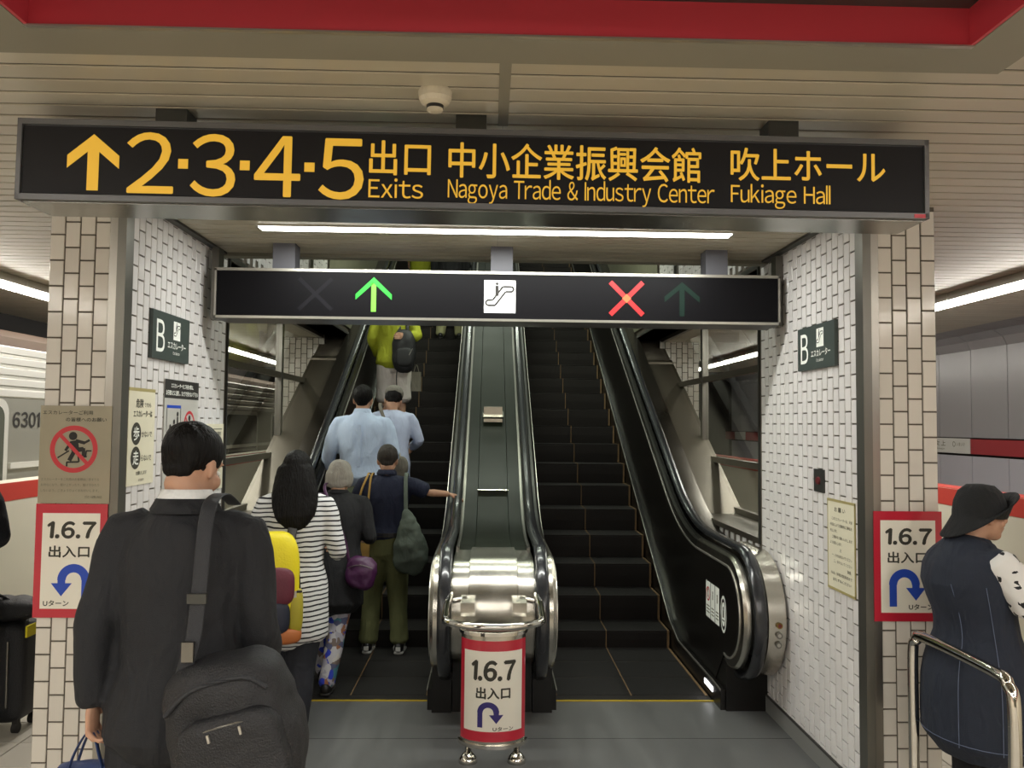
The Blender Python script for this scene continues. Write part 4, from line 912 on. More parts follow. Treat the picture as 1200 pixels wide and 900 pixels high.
def stripe_mat():
    m = mat('striped_cotton', '#d2d2d0', 0.85); nt = m.node_tree; b = nt.nodes['Principled BSDF']
    tc = nt.nodes.new('ShaderNodeTexCoord'); sp = nt.nodes.new('ShaderNodeSeparateXYZ'); nt.links.new(tc.outputs['Object'], sp.inputs[0])
    n = nt.nodes.new('ShaderNodeTexNoise'); n.inputs['Scale'].default_value = 6; nt.links.new(tc.outputs['Object'], n.inputs[0])
    a = nt.nodes.new('ShaderNodeMath'); a.operation = 'MULTIPLY_ADD'; a.inputs[1].default_value = 0.03; nt.links.new(n.outputs[0], a.inputs[0]); nt.links.new(sp.outputs['Z'], a.inputs[2])
    d = nt.nodes.new('ShaderNodeMath'); d.operation = 'DIVIDE'; d.inputs[1].default_value = 0.026; nt.links.new(a.outputs[0], d.inputs[0])
    f = nt.nodes.new('ShaderNodeMath'); f.operation = 'FRACT'; nt.links.new(d.outputs[0], f.inputs[0])
    g = nt.nodes.new('ShaderNodeMath'); g.operation = 'LESS_THAN'; g.inputs[1].default_value = 0.33; nt.links.new(f.outputs[0], g.inputs[0])
    mx = nt.nodes.new('ShaderNodeMix'); mx.data_type = 'RGBA'; mx.inputs[6].default_value = lin('#c9c9c8'); mx.inputs[7].default_value = lin('#17171d')
    nt.links.new(g.outputs[0], mx.inputs[0]); nt.links.new(mx.outputs[2], b.inputs['Base Color']); return m
FM['stripe'] = stripe_mat()
def cells_mat(name, stops, scale, rough=0.8, warp=0.0):
    m = mat(name, '#888888', rough); nt = m.node_tree; b = nt.nodes['Principled BSDF']
    tc = nt.nodes.new('ShaderNodeTexCoord'); n = nt.nodes.new('ShaderNodeTexNoise'); n.inputs['Scale'].default_value = 14; nt.links.new(tc.outputs['Object'], n.inputs[0])
    va = nt.nodes.new('ShaderNodeVectorMath'); va.operation = 'MULTIPLY_ADD'; va.inputs[1].default_value = (warp,) * 3; nt.links.new(n.outputs['Color'], va.inputs[0]); nt.links.new(tc.outputs['Object'], va.inputs[2])
    v = nt.nodes.new('ShaderNodeTexVoronoi'); v.inputs['Scale'].default_value = scale; nt.links.new(va.outputs[0], v.inputs[0])
    r = nt.nodes.new('ShaderNodeValToRGB'); r.color_ramp.interpolation = 'CONSTANT'; e = r.color_ramp.elements
    while len(e) < len(stops): e.new(0.5)
    for q, (pos, c) in enumerate(stops): e[q].position = pos; e[q].color = lin(c)
    sp = nt.nodes.new('ShaderNodeSeparateColor'); nt.links.new(v.outputs['Color'], sp.inputs[0]); nt.links.new(sp.outputs[0], r.inputs[0]); nt.links.new(r.outputs[0], b.inputs['Base Color']); return m
FM['floral'] = cells_mat('floral_cotton', [(0, '#9a97a0'), (0.22, '#6d5f58'), (0.34, '#b0adb0'), (0.52, '#2437a8'), (0.66, '#b9b4ae'), (0.76, '#8a5a3c'), (0.84, '#3c6f7c'), (0.92, '#4c4f6a')], 26, warp=0.06)
FM['flower'] = cells_mat('black_and_white_floral', [(0, '#d9d7d4'), (0.76, '#18181a'), (0.88, '#d9d7d4')], 55, warp=0.05)

def hand(parent_rot, wrist, curl=0.5, side=1, s=1.0, spread=0.0):
    """hand mesh in local frame: fingers along -z, palm faces -x*side ... returned as mesh, transformed"""
    g = G(); W = lambda p: Vector(p) * s
    g.tube([W((0, 0, 0.01)), W((0, 0, -0.03)), W((0, 0, -0.085))], [(0.014 * s, 0.022 * s), (0.014 * s, 0.036 * s), (0.012 * s, 0.038 * s)], 12)
    for k, (yy, L) in enumerate(((0.030, 0.066), (0.010, 0.076), (-0.010, 0.070), (-0.029, 0.055))):
        p = Vector((0, yy, -0.082)); P = [W(p)]; a = 0.15 + 0.1 * k * curl
        for q, fr_ in enumerate((0.45, 0.32, 0.23)):
            a += curl * (0.55 if q == 0 else 0.75); p = p + Vector((-side * math.sin(a) * L * fr_, spread * yy * 0.3, -math.cos(a) * L * fr_)); P.append(W(p))
        g.tube(P, [0.0092 * s, 0.0086 * s, 0.0078 * s, 0.0066 * s], 8)
    g.tube([W((0, 0.022, -0.02)), W((-side * 0.018, 0.048, -0.05)), W((-side * 0.03, 0.052, -0.082))], [0.0125 * s, 0.0105 * s, 0.0085 * s], 8)
    me = remesh(g.mesh('h'), 0.0036, 1)
    me.transform(Matrix.Translation(wrist) @ parent_rot); return me
def rot_to(d, palm=(1, 0, 0)):
    """matrix taking -z to direction d and +x close to palm vector"""
    z = -Vector(d).normalized(); x = Vector(palm) - z * z.dot(Vector(palm)); x.normalize(); y = z.cross(x)
    return Matrix(((x.x, y.x, z.x, 0), (x.y, y.y, z.y, 0), (x.z, y.z, z.z, 0), (0, 0, 0, 1)))

class Human:
    """faces local +y; feet at z=0"""
    def __init__(s, label, loc, rz=0.0, H=1.65, bulk=1.0, wid=1.0, lean=0.0, nod=0.0, turn=0.0, tilt=0.0, skin='warm', feet=None, arms=None, group=None, hipz=None, hump=0.0):
        s.k = H / 1.70; s.b = bulk; s.root = empty('person', label, 'person', loc, rz); s.lean, s.nod, s.turn, s.tilt = lean, nod, turn, tilt; s.skin = skin; k = s.k
        s.wid = wid; s.hump = hump
        s.feet = feet or [(-0.10, 0.0, 0.0), (0.10, 0.02, 0.0)]
        s.hip = Vector((0, 0, 0.90 * k))
        s.sh = [s.up((sg * 0.175 * wid * k, -0.005, 1.385 * k)) for sg in (-1, 1)]
        s.neck = s.up((0, 0.0, 1.46 * k))
        s.arms = arms or [None, None]
        s.A = []
        for i, sg in enumerate((-1, 1)):
            a = s.arms[i]
            if a is None: a = [(sg * 0.235 * wid * k, -0.02, 1.11 * k), (sg * 0.245 * wid * k, 0.05, 0.86 * k)]
            s.A.append([s.sh[i], Vector(a[0]), Vector(a[1])])
        hc = s.up((0, 0.015 + hump * .03, 1.585 * k)); s.hm = Matrix.Translation(hc + Vector((0, 0.03 * nod, -0.03 * nod))) @ Euler((-nod, tilt, turn), 'XYZ').to_matrix().to_4x4()
        s.hs = 0.5 + 0.5 * k
    def up(s, p):
        p = Vector(p); q = p - Vector((0, 0, 0.9 * s.k)); c, n = math.cos(s.lean), math.sin(s.lean)
        return Vector((q.x, q.y * c + q.z * n, -q.y * n + q.z * c + 0.9 * s.k))
    def hp(s, p): return s.hm @ (Vector(p) * s.hs)
    def body(s, hands=(0.5, 0.5), armr=0.85, voxel=0.008, palms=None, hdirs=None):
        g = G(); k, b = s.k, s.b; T = s.torso_pts(); g.tube([p for p, r in T], [(r[0] * 0.84, r[1] * 0.84) for p, r in T], 18, sub=2)
        # head
        e = lambda c, r, **kw: g.add([s.hp(v) for v in G().ell(c, r, **kw).v], G().ell(c, r, **kw).f)
        e((0, -0.012, 0.032), (0.074, 0.094, 0.086), n=20, m=14); e((0, 0.018, -0.035), (0.060, 0.072, 0.078), n=18, m=12); e((0, 0.052, -0.085), (0.032, 0.032, 0.026))
        e((0, 0.096, -0.018), (0.013, 0.018, 0.022)); e((0, 0.085, 0.008), (0.010, 0.014, 0.03)); e((0, 0.082, -0.055), (0.024, 0.012, 0.006)); e((0, 0.080, -0.066), (0.020, 0.012, 0.006)); e((0, 0.070, 0.030), (0.055, 0.018, 0.012))
        for sg in (-1, 1): e((sg * 0.074, -0.005, -0.008), (0.009, 0.018, 0.032), rot=(0.15, 0, sg * 0.35)); e((sg * 0.045, 0.055, -0.03), (0.022, 0.02, 0.024))
        base = s.up((0, 0, 1.42 * k)); g.tube([base, s.up((0, -0.005, 1.48 * k)), s.hp((0, -0.022, -0.06)), s.hp((0, -0.01, -0.01))], [0.062 * k, 0.054 * k, 0.053, 0.05], 14)
        for i in (0, 1):
            a = s.A[i]; g.tube([s.up(((-1, 1)[i] * 0.09, 0, 1.40 * k)), a[0], a[0].lerp(a[1], .5), a[1], a[1].lerp(a[2], .3), a[2]], [0.045 * k, 0.050 * k, 0.043 * k * armr, 0.037 * k * armr, 0.038 * k * armr, 0.025 * k], 12, sub=2)
            f = s.feet[i]; sx = (-1, 1)[i]
            hpj = Vector((sx * 0.085 * k, 0, 0.86 * k)); an = Vector((f[0], f[1] - 0.02, f[2] + 0.08 * k)); kn = hpj.lerp(an, 0.52) + Vector((0, 0.03, 0))
            g.tube([hpj, hpj.lerp(kn, .5), kn, kn.lerp(an, .3) - Vector((0, .012, 0)), an], [0.078 * k, 0.068 * k, 0.050 * k, 0.050 * k, 0.033 * k], 12, sub=2)
            g.tube([an + Vector((0, -0.02, -0.045 * k)), an + Vector((0, 0.06, -0.05 * k)), an + Vector((0, 0.14, -0.058 * k))], [0.03 * k, 0.032 * k, 0.022 * k], 10)
        me = remesh(g.mesh('body'), voxel, 2)
        bm = bmesh.new(); bm.from_mesh(me)
        for i in (0, 1):
            if hands[i] is None: continue
            a = s.A[i]; d = (hdirs[i] if hdirs and hdirs[i] else (a[2] - a[1]).normalized()); sg = (-1, 1)[i]
            pl = palms[i] if palms and palms[i] else (1, 0, 0)
            h = hand(rot_to(d, pl), a[2] - Vector(d).normalized() * 0.005, hands[i], side=sg if not (palms and palms[i]) else -1, s=0.97 * (0.6 + 0.4 * s.k)); bm.from_mesh(h); bpy.data.meshes.remove(h)
        bm.to_mesh(me); bm.free(); me.materials.append(SK[s.skin]); me.shade_smooth()
        o = link('body', me, s.root); s.bo = o
        for sg in (-1, 1):
            q = s.hp((sg * 0.029, 0.0765, 0.004)); G().ell(q, (0.0125, 0.009, 0.0075)).build('eye', M['white_ink'], s.root, smooth=True)
            q = s.hp((sg * 0.029, 0.084, 0.003)); G().ell(q, (0.0055, 0.004, 0.006)).build('iris', M['ink'], s.root, smooth=True)
            G().add([s.hp(v) for v in G().tube([(sg * 0.014, 0.088, 0.028), (sg * 0.03, 0.087, 0.033), (sg * 0.047, 0.078, 0.027)], [0.003, 0.0035, 0.002], 6).v], G().tube([(0, 0, 0), (0, 0, 1), (0, 0, 2)], [1, 1, 1], 6).f).build('eyebrow', HM['dark'], s.root)
        return o
    def torso_pts(s, grow=0.0, flare=0.0, hem=0.80, top=1.47, sh=1.0):
        k, b, w = s.k, s.b, s.wid
        rows = [(0.80, 0.165, 0.118), (0.92, 0.165, 0.120), (1.03, 0.150, 0.108), (1.15, 0.158, 0.112), (1.28, 0.175 * w, 0.115), (1.37, 0.172 * w * sh, 0.098), (1.425, 0.115 * w * sh, 0.075), (1.465, 0.062, 0.058)]
        out = []
        for z, rx, ry in rows:
            if z < hem - 0.001 or z > top + 0.001: continue
            fl = flare * max(0, (1.1 - z) / 0.3)
            hp_ = s.hump * max(0, 1 - abs(z - 1.3) / 0.22)
            out.append((s.up((0, -0.025 * hp_ * 2, z * k)), ((rx * b + grow + fl) * k, (ry * b + grow + fl + hp_ * 0.03) * k)))
        if rows[0][0] < hem - .001 or hem < 0.8: 
            rx, ry = 0.165 * b + grow + flare, 0.12 * b + grow + flare
            out.insert(0, (s.up((0, 0, hem * k)), (rx * k, ry * k)))
        return out
    def top(s, name, m, hem=0.80, flare=0.0, grow=0.012, sleeve='long', armr=1.0, voxel=0.011, disp=0.006, dst=(1, 1, 0.5), collar=None, neck=1.46, sh=1.0):
        g = G(); k = s.k; T = s.torso_pts(grow, flare, hem, neck, sh); g.tube([p for p, r in T], [r for p, r in T], 20, sub=2)
        for i in (0, 1):
            a = s.A[i]; sx = (-1, 1)[i]; st = s.up((sx * 0.07, 0, 1.405 * k)); r = [0.052 * k, 0.062 * k, 0.055 * k * armr, 0.048 * k * armr, 0.047 * k * armr, 0.038 * k * armr]
            P = [st, a[0], a[0].lerp(a[1], .5), a[1], a[1].lerp(a[2], .4), a[1].lerp(a[2], 0.96)]
            if sleeve == 'short': P = P[:3] + [a[0].lerp(a[1], .82)]; r = r[:3] + [0.060 * k * armr]; r[2] = 0.058 * k * armr
            if sleeve == 'none': P = P[:2]; r = r[:2]
            if sleeve == 'mid': P = P[:5]; r = r[:5]
            g.tube(P, r, 14, sub=2)
        return g.build(name, m, s.root, voxel=voxel, disp=disp, dscale=9, dstretch=dst)
    def collar(s, name, m, z=1.475, r=0.066, h=0.03):
        k = s.k; g = G(); n = 20; V = []; F = []
        rings = [(r + 0.014, z - 0.012), (r + 0.016, z), (r, z + h), (r - 0.006, z + h), (r - 0.004, z)]
        for rr, zz in rings:
            for q in range(n):
                a = 2 * PI * q / n; dip = 0.022 * max(0, math.sin(a)); V.append(s.up((rr * k * math.cos(a), rr * 1.0 * k * math.sin(a) - 0.004, (zz - dip) * k)))
        for i in range(4):
            for q in range(n): j = (q + 1) % n; F.append((i * n + q, i * n + j, (i + 1) * n + j, (i + 1) * n + q))
        return G().add(V, F).build(name, m, s.root, smooth=True)
    def trousers(s, m, hem=0.06, wide=1.0, name='trousers', voxel=0.010, waist=0.98, disp=0.006, cuff=1.0):
        g = G(); k = s.k; b = s.b
        g.tube([Vector((0, 0, waist * k)), Vector((0, 0, 0.90 * k)), Vector((0, -0.005, 0.80 * k))], [(0.155 * b * k, 0.115 * b * k), (0.172 * b * k, 0.128 * b * k), (0.165 * b * k, 0.12 * b * k)], 18, sub=2)
        for i in (0, 1):
            f = s.feet[i]; sx = (-1, 1)[i]; hpj = Vector((sx * 0.085 * b * k, -0.005, 0.84 * k)); an = Vector((f[0], f[1] - 0.015, f[2] + 0.06)); kn = hpj.lerp(an, 0.5) + Vector((0, 0.02, 0))
            tz = (hem * k - an.z) / max(0.01, (kn.z - an.z))
            P = [hpj, hpj.lerp(kn, .5), kn]; r = [0.095 * k * wide, 0.090 * k * wide, 0.074 * k * wide]
            if hem < 0.45: P += [kn.lerp(an, .5), an.lerp(kn, max(0, tz))]; r += [0.068 * k * wide, 0.064 * k * wide * cuff]
            else: P = P[:2] + [hpj.lerp(kn, .95)]; r = r[:2] + [0.092 * k * wide * cuff]
            g.tube(P, r, 14, sub=2)
        return g.build(name, m, s.root, voxel=voxel, disp=disp, dscale=9, dstretch=(1, 1, 0.6))
    def shoes(s, m, sole=None, big=1.0, trim=None):
        for i in (0, 1):
            f = s.feet[i]; x, y, z = f[0], f[1] - 0.02, f[2]; k = s.k * big
            g = G().tube([(x, y - 0.055 * k, z + 0.045 * k), (x, y, z + 0.05 * k), (x, y + 0.08 * k, z + 0.042 * k), (x, y + 0.17 * k, z + 0.032 * k)], [(0.034 * k, 0.040 * k), (0.038 * k, 0.045 * k), (0.044 * k, 0.036 * k), (0.032 * k, 0.024 * k)], 14, sub=2)
            o = g.build('shoe', m, s.root, smooth=True)
            q = G().tube([(x, y - 0.06 * k, z + 0.012), (x, y, z + 0.012), (x, y + 0.09 * k, z + 0.012), (x, y + 0.18 * k, z + 0.014)], [(0.036 * k, 0.013), (0.040 * k, 0.013), (0.047 * k, 0.013), (0.033 * k, 0.012)], 14, sub=2)
            q.build('sole', sole or M['ink'], o, smooth=True)
            if trim:
                for sg in (-1, 1): G().cbox((x + sg * 0.04 * k, y - 0.01, z + 0.048 * k), (0.004, 0.05, 0.02), (0.4, 0, 0)).build('stripe', trim, o)
                G().cbox((x, y - 0.098 * k + .005, z + 0.05 * k), (0.035, 0.004, 0.03)).build('heel_tab', trim, o)
    def hair(s, m, style='short', voxel=0.006):
        g = G(); e = lambda c, r, **kw: g.add([s.hp(v) for v in G().ell(c, r, **kw).v], G().ell(c, r, **kw).f)
        e((0, -0.020, 0.042), (0.083, 0.098, 0.088), n=20, m=14)
        if style == 'short':
            e((0, -0.048, 0.012), (0.071, 0.054, 0.056)); e((0, -0.054, -0.026), (0.050, 0.036, 0.034))
            for sg in (-1, 1): e((sg * 0.068, -0.01, 0.03), (0.016, 0.045, 0.035))
        elif style == 'bob':
            e((0, -0.045, 0.0), (0.090, 0.070, 0.085)); e((0, -0.05, -0.045), (0.086, 0.05, 0.05))
            for sg in (-1, 1): e((sg * 0.075, -0.005, -0.01), (0.022, 0.05, 0.065))
        elif style == 'long':
            e((0, -0.045, 0.0), (0.088, 0.070, 0.085))
            for sg in (-1, 1): e((sg * 0.072, -0.01, -0.02), (0.025, 0.05, 0.09))
            g.tube([s.hp((0, -0.05, 0.02)), s.hp((0, -0.065, -0.08)), s.hp((0.005, -0.085, -0.17)), s.hp((0.01, -0.10, -0.26)), s.hp((0.015, -0.10, -0.33))], [(0.098, 0.065), (0.118, 0.062), (0.125, 0.05), (0.105, 0.04), (0.05, 0.02)], 18, sub=2)
        return g.build('hair', m, s.root, voxel=voxel, disp=0.004, dscale=30, dstretch=(1, 1, 0.35), it=2)
def strap(pts, wd, th, m, parent, name='strap', ref=(1, 0, 0), sub=5):
    return G().tube(pts, [(wd / 2, th / 2)] * len(pts), 8, ref=ref, sub=sub, p=0.5, cap=False).build(name, m, parent, smooth=True)
def Wd(h, x, y, z):   # world point -> person-local
    r = h.root; c, s_ = math.cos(-r.rotation_euler.z), math.sin(-r.rotation_euler.z); dx, dy = x - r.location.x, y - r.location.y
    return Vector((dx * c - dy * s_, dx * s_ + dy * c, z - r.location.z))

# A: suited man, near left
A_ = Human('man in a black suit with a black shoulder bag, nearest the camera', (-0.872, 2.40, 0), 0.0, 1.695, bulk=1.0, wid=0.97, lean=0.06, nod=0.38, turn=-0.32, skin='warm', feet=[(-0.11, 0.0, 0), (0.11, 0.10, 0)],
           arms=[[(-0.222, -0.04, 1.12), (-0.222, -0.03, 0.915)], [(0.232, 0.0, 1.10), (0.21, 0.16, 0.95)]])
A_.body(hands=(0.75, 0.6))
A_.trousers(FM['suit'], wide=1.1, name='suit_trousers'); A_.shoes(FM['shoe_black'])
A_.top('suit_jacket', FM['suit'], hem=0.83, flare=0.02, grow=0.018, armr=1.08, disp=0.012, voxel=0.009, neck=1.465, sh=1.0)
A_.collar('shirt_collar', FM['white'], z=1.472, r=0.070, h=0.036)
A_.collar('jacket_collar', FM['suit'], z=1.452, r=0.084, h=0.030)
A_.hair(HM['black'], 'short')
# shoulder bag: hangs from the right shoulder
sb = empty('shoulder_bag', 'large black nylon shoulder bag hanging behind the suited man', 'bag', (-0.605, 2.22, 0.735))
g = G().tube([(-0.17, 0, 0.20), (-0.03, -0.01, 0.24), (0.10, 0, 0.22)], [(0.06, 0.03)] * 3, 12, ref=(0, 1, 0))
g = G(); g.add([Matrix.Rotation(-0.28, 4, 'Y') @ v for v in map(Vector, G().ell((0, 0, 0.16), (0.168, 0.105, 0.205), e=0.6, n=24, m=16).v)], G().ell((0, 0, 0), (1, 1, 1), n=24, m=16).f)
g.build('bag_body', FM['suitbag'], sb, voxel=0.008, disp=0.012, dscale=8)
mtb = Matrix.Rotation(-0.28, 4, 'Y')
def rb(g): g.v = [tuple(mtb @ Vector(v)) for v in g.v]; return g
rb(G().ell((0.015, -0.095, 0.12), (0.135, 0.04, 0.12), e=0.5, n=20, m=12)).build('front_pocket', FM['suitbag'], sb, voxel=0.007, disp=0.005, dscale=12)
rb(G().tube([(-0.10, -0.118, 0.19), (-0.05, -0.13, 0.215), (0.08, -0.13, 0.215), (0.12, -0.12, 0.18)], [0.0025] * 4, 8, sub=4)).build('zip', M['steel_dark'], sb)
rb(G().tube([(-0.13, -0.088, 0.27), (-0.05, -0.098, 0.315), (0.08, -0.098, 0.315), (0.13, -0.085, 0.27)], [0.006] * 4, 8, sub=4)).build('flap_piping', FM['strap'], sb)
for xx in (-0.02, 0.06): rb(G().cbox((xx, -0.138, 0.20), (0.006, 0.006, 0.02))).build('zip_puller', M['trim_light'], sb)
strap([(-0.165, 0.32, 0.715), (-0.162, 0.20, 0.755), (-0.160, 0.10, 0.745), (-0.158, 0.050, 0.69), (-0.155, 0.02, 0.60), (-0.155, 0.0, 0.50), (-0.158, -0.02, 0.40), (-0.17, -0.03, 0.34), (-0.185, -0.02, 0.28), (-0.185, 0.0, 0.24)], 0.042, 0.006, FM['strap'], sb, 'shoulder_strap')
G().cbox((-0.155, -0.008, 0.50), (0.05, 0.014, 0.025)).build('buckle', M['jamb_dark'], sb); G().cbox((-0.165, -0.035, 0.37), (0.03, 0.016, 0.05)).build('clasp', M['steel_dark'], sb)
# navy tote held in left hand
tt = empty('tote_bag', 'navy tote bag with white print held in the suited man\'s left hand', 'bag', (-1.095, 2.37, 0.46))
G().tube([(0, 0, 0.0), (0, 0, 0.12), (0, 0, 0.28)], [(0.10, 0.045), (0.105, 0.05), (0.085, 0.03)], 20, p=0.6, sub=3).build('bag_body', FM['bluetote'], tt, voxel=0.008, disp=0.012, dscale=10)
for yy in (-0.025, 0.025): strap([(-0.055, yy, 0.25), (-0.035, yy, 0.32), (-0.008, yy * .5, 0.375), (0.012, yy * .5, 0.375), (0.035, yy, 0.32), (0.055, yy, 0.25)], 0.016, 0.004, FM['bluetote'], tt, 'handle', ref=(0, 1, 0))
G().ell((0.02, -0.05, 0.20), (0.035, 0.01, 0.03)).build('white_print', M['poster_cream'], tt)

# B: woman with yellow backpack
B_ = Human('long-haired woman in a black and white striped top, yellow backpack on', (-1.06, 4.60, 0), 0.10, 1.53, bulk=1.0, wid=1.02, lean=0.03, nod=0.12, turn=0.0, feet=[(-0.07, 0.05, 0), (0.035, -0.13, 0)], arms=[[(-0.22, 0.0, 1.02), (-0.13, 0.20, 0.98)], [(0.235, 0.0, 0.99), (0.20, 0.20, 0.98)]])
B_.body(); B_.top('striped_top', FM['stripe'], hem=0.60, flare=0.03, grow=0.018, armr=1.12, sleeve='long', disp=0.005)
B_.trousers(FM['navy_dark'], wide=1.22, name='wide_trousers'); B_.shoes(FM['red_shoe'], FM['shoe_white'], big=1.05, trim=FM['shoe_white']); B_.hair(HM['dark'], 'long')
yb = empty('backpack', 'yellow and maroon backpack on the striped woman\'s back', 'bag', (-1.115, 4.375, 0.70), 0.22)
sy = lambda c, r, nm, m_, vox=None, e=0.6, par=yb, **k: G().ell(c, r, e=e, n=24, m=16).build(nm, m_, par, smooth=True, **k)
pk = sy((0, 0.0, 0.16), (0.135, 0.085, 0.27), 'pack_body', FM['yellow'])
sy((0, -0.055, 0.155), (0.112, 0.052, 0.105), 'maroon_panel', FM['maroon'], par=yb)
sy((-0.02, -0.055, 0.00), (0.112, 0.056, 0.095), 'lower_pocket', FM['navyn'])
sy((0.115, -0.01, 0.02), (0.04, 0.07, 0.12), 'side_pocket', FM['oliveyel'])
sy((0.03, -0.02, -0.10), (0.12, 0.075, 0.045), 'base_panel', FM['orange'])
for zz, rr in ((0, 1), (1, .93)):
    G().tube([(-0.125 * rr, -0.035, 0.26), (-0.09 * rr, -0.055, 0.345 - .02 * zz), (0.0, -0.062, 0.375 - .02 * zz), (0.09 * rr, -0.055, 0.335 - .02 * zz), (0.13 * rr, -0.03, 0.20), (0.135 * rr, -0.02, 0.06)], [0.0055] * 6, 8, sub=4).build('zip', M['ink'], yb)
G().cbox((0.112, -0.068, 0.105), (0.016, 0.012, 0.05)).build('buckle', M['trim_light'], yb)
G().cbox((0.12, -0.06, 0.125), (0.055, 0.010, 0.010)).build('buckle_strap', M['ink'], yb)
for sx in (-0.08, 0.085): strap([(sx, 0.05, 0.38), (sx * 1.15, 0.13, 0.455), (sx * 1.4, 0.22, 0.44), (sx * 1.5, 0.29, 0.33), (sx * 1.5, 0.28, 0.15), (sx * 1.3, 0.14, 0.02), (sx, 0.07, 0.0)], 0.05, 0.012, M['ink'], yb, 'shoulder_strap')
# C: grey-haired woman
C_ = Human('silver-haired person in a black coat and blue floral trousers, stepping onto the escalator', (-0.985, 5.42, 0), 0.0, 1.45, bulk=1.05, wid=1.05, lean=0.14, nod=0.35, turn=-0.2, skin='pale', feet=[(-0.08, 0.12, 0.02), (-0.01, -0.14, 0.01)], arms=[[(-0.22, 0.03, 0.98), (-0.17, 0.25, 1.02)], [(0.22, 0.02, 0.96), (0.17, 0.2, 0.93)]])
C_.body(); C_.top('knit_coat', FM['coat'], hem=0.63, flare=0.03, grow=0.02, armr=1.1); C_.trousers(FM['floral'], wide=0.98, name='floral_trousers'); C_.shoes(FM['shoe_black']); C_.hair(HM['grey'], 'bob'); C_.collar('coat_collar', FM['coat'], z=1.46, r=0.072, h=.02)
pb = empty('shoulder_bag', 'purple bag hanging at the silver-haired person\'s right side', 'bag', (-0.795, 5.28, 0.67))
G().ell((0, 0, 0.085), (0.098, 0.06, 0.105), e=0.75, n=22, m=14).build('bag_body', FM['purple'], pb, voxel=0.008, disp=0.010, dscale=13)
G().tube([(-0.075, -0.052, 0.125), (0, -0.062, 0.145), (0.075, -0.05, 0.12)], [0.003] * 3, 8, sub=4).build('zip', M['steel_dark'], pb)
strap([(-0.08, 0.01, 0.15), (-0.10, -0.0, 0.26), (-0.13, -0.02, 0.36), (-0.20, 0.0, 0.50), (-0.255, 0.08, 0.60), (-0.26, 0.16, 0.635), (-0.25, 0.25, 0.60)], 0.02, 0.006, FM['purple'], pb, 'shoulder_strap')
gb = empty('shoulder_bag', 'black bag with a purple-lined strap on the silver-haired person\'s back', 'bag', (-1.10, 5.22, 0.82))
G().ell((0, 0, 0.12), (0.09, 0.06, 0.17), e=0.7, n=20, m=14).build('bag_body', FM['suitbag'], gb, voxel=0.009, disp=0.008, dscale=10)
strap([(0.0, 0.02, 0.27), (0.0, 0.10, 0.37), (0.01, 0.2, 0.42), (0.0, 0.3, 0.38)], 0.04, 0.01, FM['purple'], gb, 'shoulder_strap')
# D: navy top, olive trousers
D_ = Human('grey-haired person in navy polo shirt and olive trousers with a hand on the moving handrail', (-0.765, 6.25, 0.006), 0.0, 1.52, bulk=1.0, wid=1.08, lean=0.03, nod=0.25, turn=0.1, feet=[(-0.115, 0.0, 0), (0.12, -0.02, 0)],
           arms=[[(-0.25, 0.02, 1.0), (-0.22, 0.2, 0.93)], [(0.315, 0.0, 1.175), (0.455, 0.13, 1.155)]])
D_.body(hands=(0.6, 0.35), palms=[None, (0, 0.0, -1)], hdirs=[None, (0.93, 0.30, -0.20)], voxel=0.007)
D_.top('polo_shirt', FM['navy'], hem=0.97, flare=0.01, grow=0.016, sleeve='short', armr=1.2); D_.collar('shirt_collar', FM['navy'], r=0.07, h=.03)
D_.trousers(FM['olive'], wide=1.12, hem=0.10, cuff=1.15); G().tube([(0, 0, 0.855), (0, 0, 0.885)], [(0.163, 0.124)] * 2, 28, cap=False).build('belt', FM['belt'], D_.root); D_.shoes(FM['shoe_black'], FM['shoe_white'], big=1.08, trim=FM['shoe_white']); D_.hair(HM['mix'], 'short')
tb_ = empty('tote_bag', 'flat tan canvas bag on the navy-shirted person\'s left shoulder', 'bag', (-0.925, 6.14, 0.64))
G().tube([(0, 0, 0.0), (0, 0, 0.22), (-0.01, 0, 0.43)], [(0.052, 0.03), (0.062, 0.035), (0.068, 0.02)], 16, p=0.6, sub=3).build('bag_body', FM['tanbag'], tb_, voxel=0.009, disp=0.007, dscale=9)
for q in (-0.04, 0.035): strap([(q, 0.0, 0.40), (q * .8 + .015, 0.03, 0.55), (0.035 + q * .4, 0.07, 0.655), (0.045 + q * .4, 0.13, 0.685), (0.05, 0.2, 0.64)], 0.016, 0.005, FM['tanbag'], tb_, 'handle')
sg_ = empty('tote_bag', 'grey-green slouchy bag on the navy-shirted person\'s right shoulder', 'bag', (-0.565, 6.12, 0.60))
G().ell((0, 0, 0.14), (0.13, 0.06, 0.15), e=0.8, n=20, m=14).tube([(0, 0, 0.2), (-0.015, 0, 0.34), (-0.04, 0.01, 0.46)], [(0.12, 0.05), (0.08, 0.035), (0.025, 0.018)], 16, sub=3).build('bag_body', FM['sagebag'], sg_, voxel=0.009, disp=0.012, dscale=11)
strap([(-0.04, 0.01, 0.45), (-0.045, 0.03, 0.58), (-0.05, 0.07, 0.69), (-0.05, 0.13, 0.725), (-0.05, 0.2, 0.68)], 0.03, 0.008, FM['sagebag'], sg_, 'shoulder_strap')
